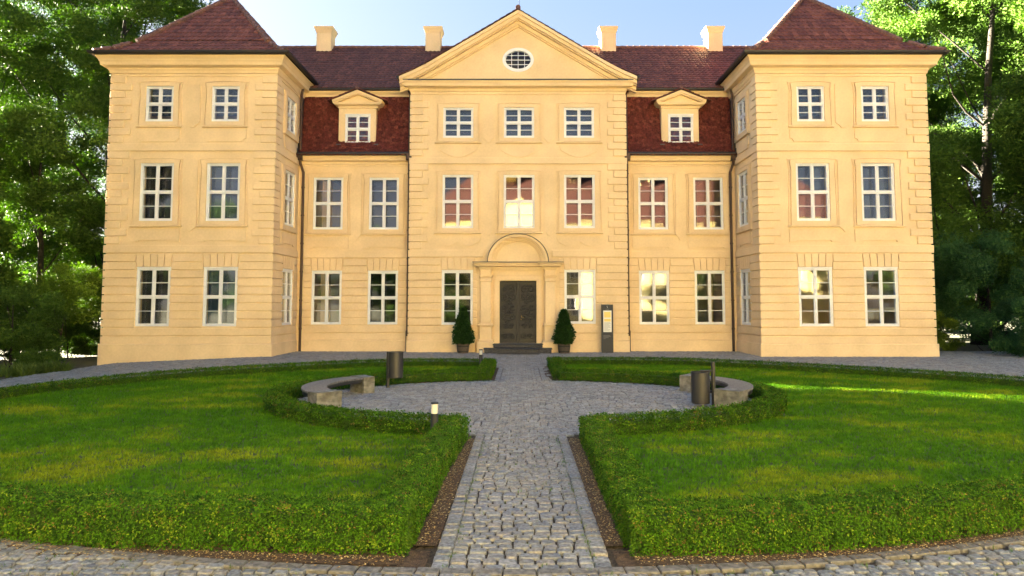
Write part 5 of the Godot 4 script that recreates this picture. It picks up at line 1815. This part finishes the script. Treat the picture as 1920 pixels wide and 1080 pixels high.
# ------------------------------------------------------------------ the house across the court, mirrored in the panes
func build_opposite() -> void:
	var h := thing("opposite_house", "sunlit yellow house with red hipped roof mirrored in the palace panes", "house")
	var z := 12.0
	var cream := textured("opposite_plaster", Color(0.86, 0.73, 0.32), 0.9, noise_tex(0.02, Color(0.9, 0.9, 0.9), Color.WHITE, 256, 4, 45), 0.3)
	var x0 := -11.0
	var x1 := 34.0
	var xs := []
	var holes := []
	var x := x0 + 2.0
	while x < x1 - 1.5:
		xs.append(x)
		for y in [1.0, 4.7, 8.3]: holes.append([-x - 0.6, -x + 0.6, y, y + 2.0])
		x += 3.75
	var t := facing(0, z, Vector3.FORWARD)
	part(h, "wall", wall_mesh(-x1, -x0, -0.3, 11.2, holes), cream, t)
	var rest := MB.new()
	rest.box(Vector3(x0, -0.3, z + 0.45), Vector3(x0 + 0.4, 11.2, z + 11))
	rest.box(Vector3(x1 - 0.4, -0.3, z + 0.45), Vector3(x1, 11.2, z + 11))
	rest.box(Vector3(x0 + 0.41, -0.3, z + 10.6), Vector3(x1 - 0.41, 11.2, z + 11))
	rest.box(Vector3(x0 + 0.41, 4.0, z + 0.5), Vector3(x1 - 0.41, 4.2, z + 10.5))
	rest.box(Vector3(x0 + 0.41, 7.6, z + 0.5), Vector3(x1 - 0.41, 7.8, z + 10.5))
	part(h, "wall", rest, cream)
	for xx in xs:
		for y in [1.0, 4.7, 8.3]: window(h, t, -xx, y, y + 2.0, 1.2, "blind_grey")
	var co := MB.new()
	co.sweep([Vector2(x0, z), Vector2(x1, z), Vector2(x1, z + 11), Vector2(x0, z + 11)], [Vector2(0, 10.6), Vector2(0.1, 10.7), Vector2(0.3, 11.0), Vector2(0.55, 11.35), Vector2(0, 11.4)], true)
	part(h, "cornice", co, cream)
	var tile := textured("opposite_tile", Color(0.11, 0.032, 0.020), 0.8, noise_tex(0.02, Color(0.6, 0.6, 0.6), Color.WHITE, 256, 4, 44), 0.6)
	var rf := MB.new()
	var a := [Vector3(x0 - 0.6, 11.35, z - 0.6), Vector3(x1 + 0.6, 11.35, z - 0.6), Vector3(x1 + 0.6, 11.35, z + 11.6), Vector3(x0 - 0.6, 11.35, z + 11.6)]
	var r0 := Vector3(x0 + 6, 18.2, z + 5.5)
	var r1 := Vector3(x1 - 6, 18.2, z + 5.5)
	rf.quad(a[0], a[1], r1, r0); rf.quad(a[2], a[3], r0, r1); rf.tri(a[1], a[2], r1); rf.tri(a[3], a[0], r0)
	var roof := part(h, "roof", rf, tile)
	for cx in [-1.5, 6.0, 15.0]:
		var ch := MB.new()
		ch.rect_block(cx - 0.6, cx + 0.6, 15.5, 19.8, z + 3.6, z + 4.6, 0.02)
		part(roof, "chimney", ch, cream)
	# a gabled bay on the axis
	var g := MB.new()
	g.prism(PackedVector2Array([Vector2(-3.6, -0.3), Vector2(3.6, -0.3), Vector2(3.6, 11.2), Vector2(0, 14.0), Vector2(-3.6, 11.2)]), z - 1.2, z - 0.01)
	part(h, "gabled_bay", g, cream)
	for xx in [-1.7, 1.7]:
		for y in [1.0, 4.7, 8.3]: window(h, facing(0, z - 1.21, Vector3.FORWARD), xx, y, y + 2.0, 1.2)

# ------------------------------------------------------------------ light
const SUN_AZ := 67.0      # degrees to the left of the view
const SUN_EL := 14.5

func sky_image() -> ImageTexture:
	var w := 512
	var h := 256
	var im := Image.create(w, h, false, Image.FORMAT_RGBF)
	var sd := sun_dir()
	for j in h:
		var el := PI / 2 - PI * (j + 0.5) / h
		for i in w:
			var az := TAU * (i + 0.5) / w          # u = 0 looks along -z and runs to the right
			var d := Vector3(sin(az) * cos(el), sin(el), -cos(az) * cos(el))
			var e := rad_to_deg(maxf(el, 0.0))
			var k := exp(-e / 12.0)
			var c := Vector3(0.20, 0.47, 0.98).lerp(Vector3(1.45, 1.36, 1.18), k)
			var ang := rad_to_deg(acos(clampf(d.dot(sd), -1, 1)))
			c += Vector3(1.0, 0.92, 0.78) * 5.0 * exp(-ang / 20.0)
			if el < 0: c = Vector3(0.2, 0.2, 0.17)
			im.set_pixel(i, j, Color(c.x, c.y, c.z))
	return ImageTexture.create_from_image(im)

func sun_dir() -> Vector3:
	var a := deg_to_rad(SUN_AZ)
	var e := deg_to_rad(SUN_EL)
	return Vector3(-sin(a) * cos(e), sin(e), -cos(a) * cos(e))

func _ready() -> void:
	rng.seed = 20240607
	var cam := Camera3D.new()
	cam.name = "camera"
	cam.position = Vector3(0, 2.25, 0)
	cam.rotation_degrees = Vector3(3.9, 0, 0)
	cam.projection = Camera3D.PROJECTION_FRUSTUM
	cam.near = 0.1
	cam.far = 2500.0
	cam.size = 0.1 * 1080.0 / 1300.0
	cam.frustum_offset = Vector2(0.1 * -16.0 / 1300.0, 0.1 * -59.0 / 1300.0)
	cam.current = true
	add_child(cam)
	var env := Environment.new()
	env.background_mode = Environment.BG_SKY
	env.sky = Sky.new()
	var sky := PanoramaSkyMaterial.new()
	sky.panorama = sky_image()
	env.sky.sky_material = sky
	env.background_energy_multiplier = 0.0215
	env.tonemap_mode = Environment.TONE_MAPPER_LINEAR
	env.tonemap_exposure = 46.0
	env.sdfgi_enabled = true
	env.ssao_enabled = true
	env.ssil_enabled = true
	var we := WorldEnvironment.new()
	we.name = "world_environment"
	we.environment = env
	add_child(we)
	var sun := DirectionalLight3D.new()
	sun.name = "sun"
	sun.light_color = Color(1.0, 0.94, 0.82)
	sun.light_energy = 1.6
	sun.light_angular_distance = 0.5
	sun.shadow_enabled = true
	add_child(sun)
	sun.look_at_from_position(Vector3.ZERO, -sun_dir(), Vector3.UP)
	materials()
	build_ground()
	print("ground")
	build_palace()
	print("palace")
	build_opposite()
	build_trees()
	print("trees")
	build_hedges()
	print("hedges")
	build_furniture()
	build_grass()
	build_litter()
	print("done")
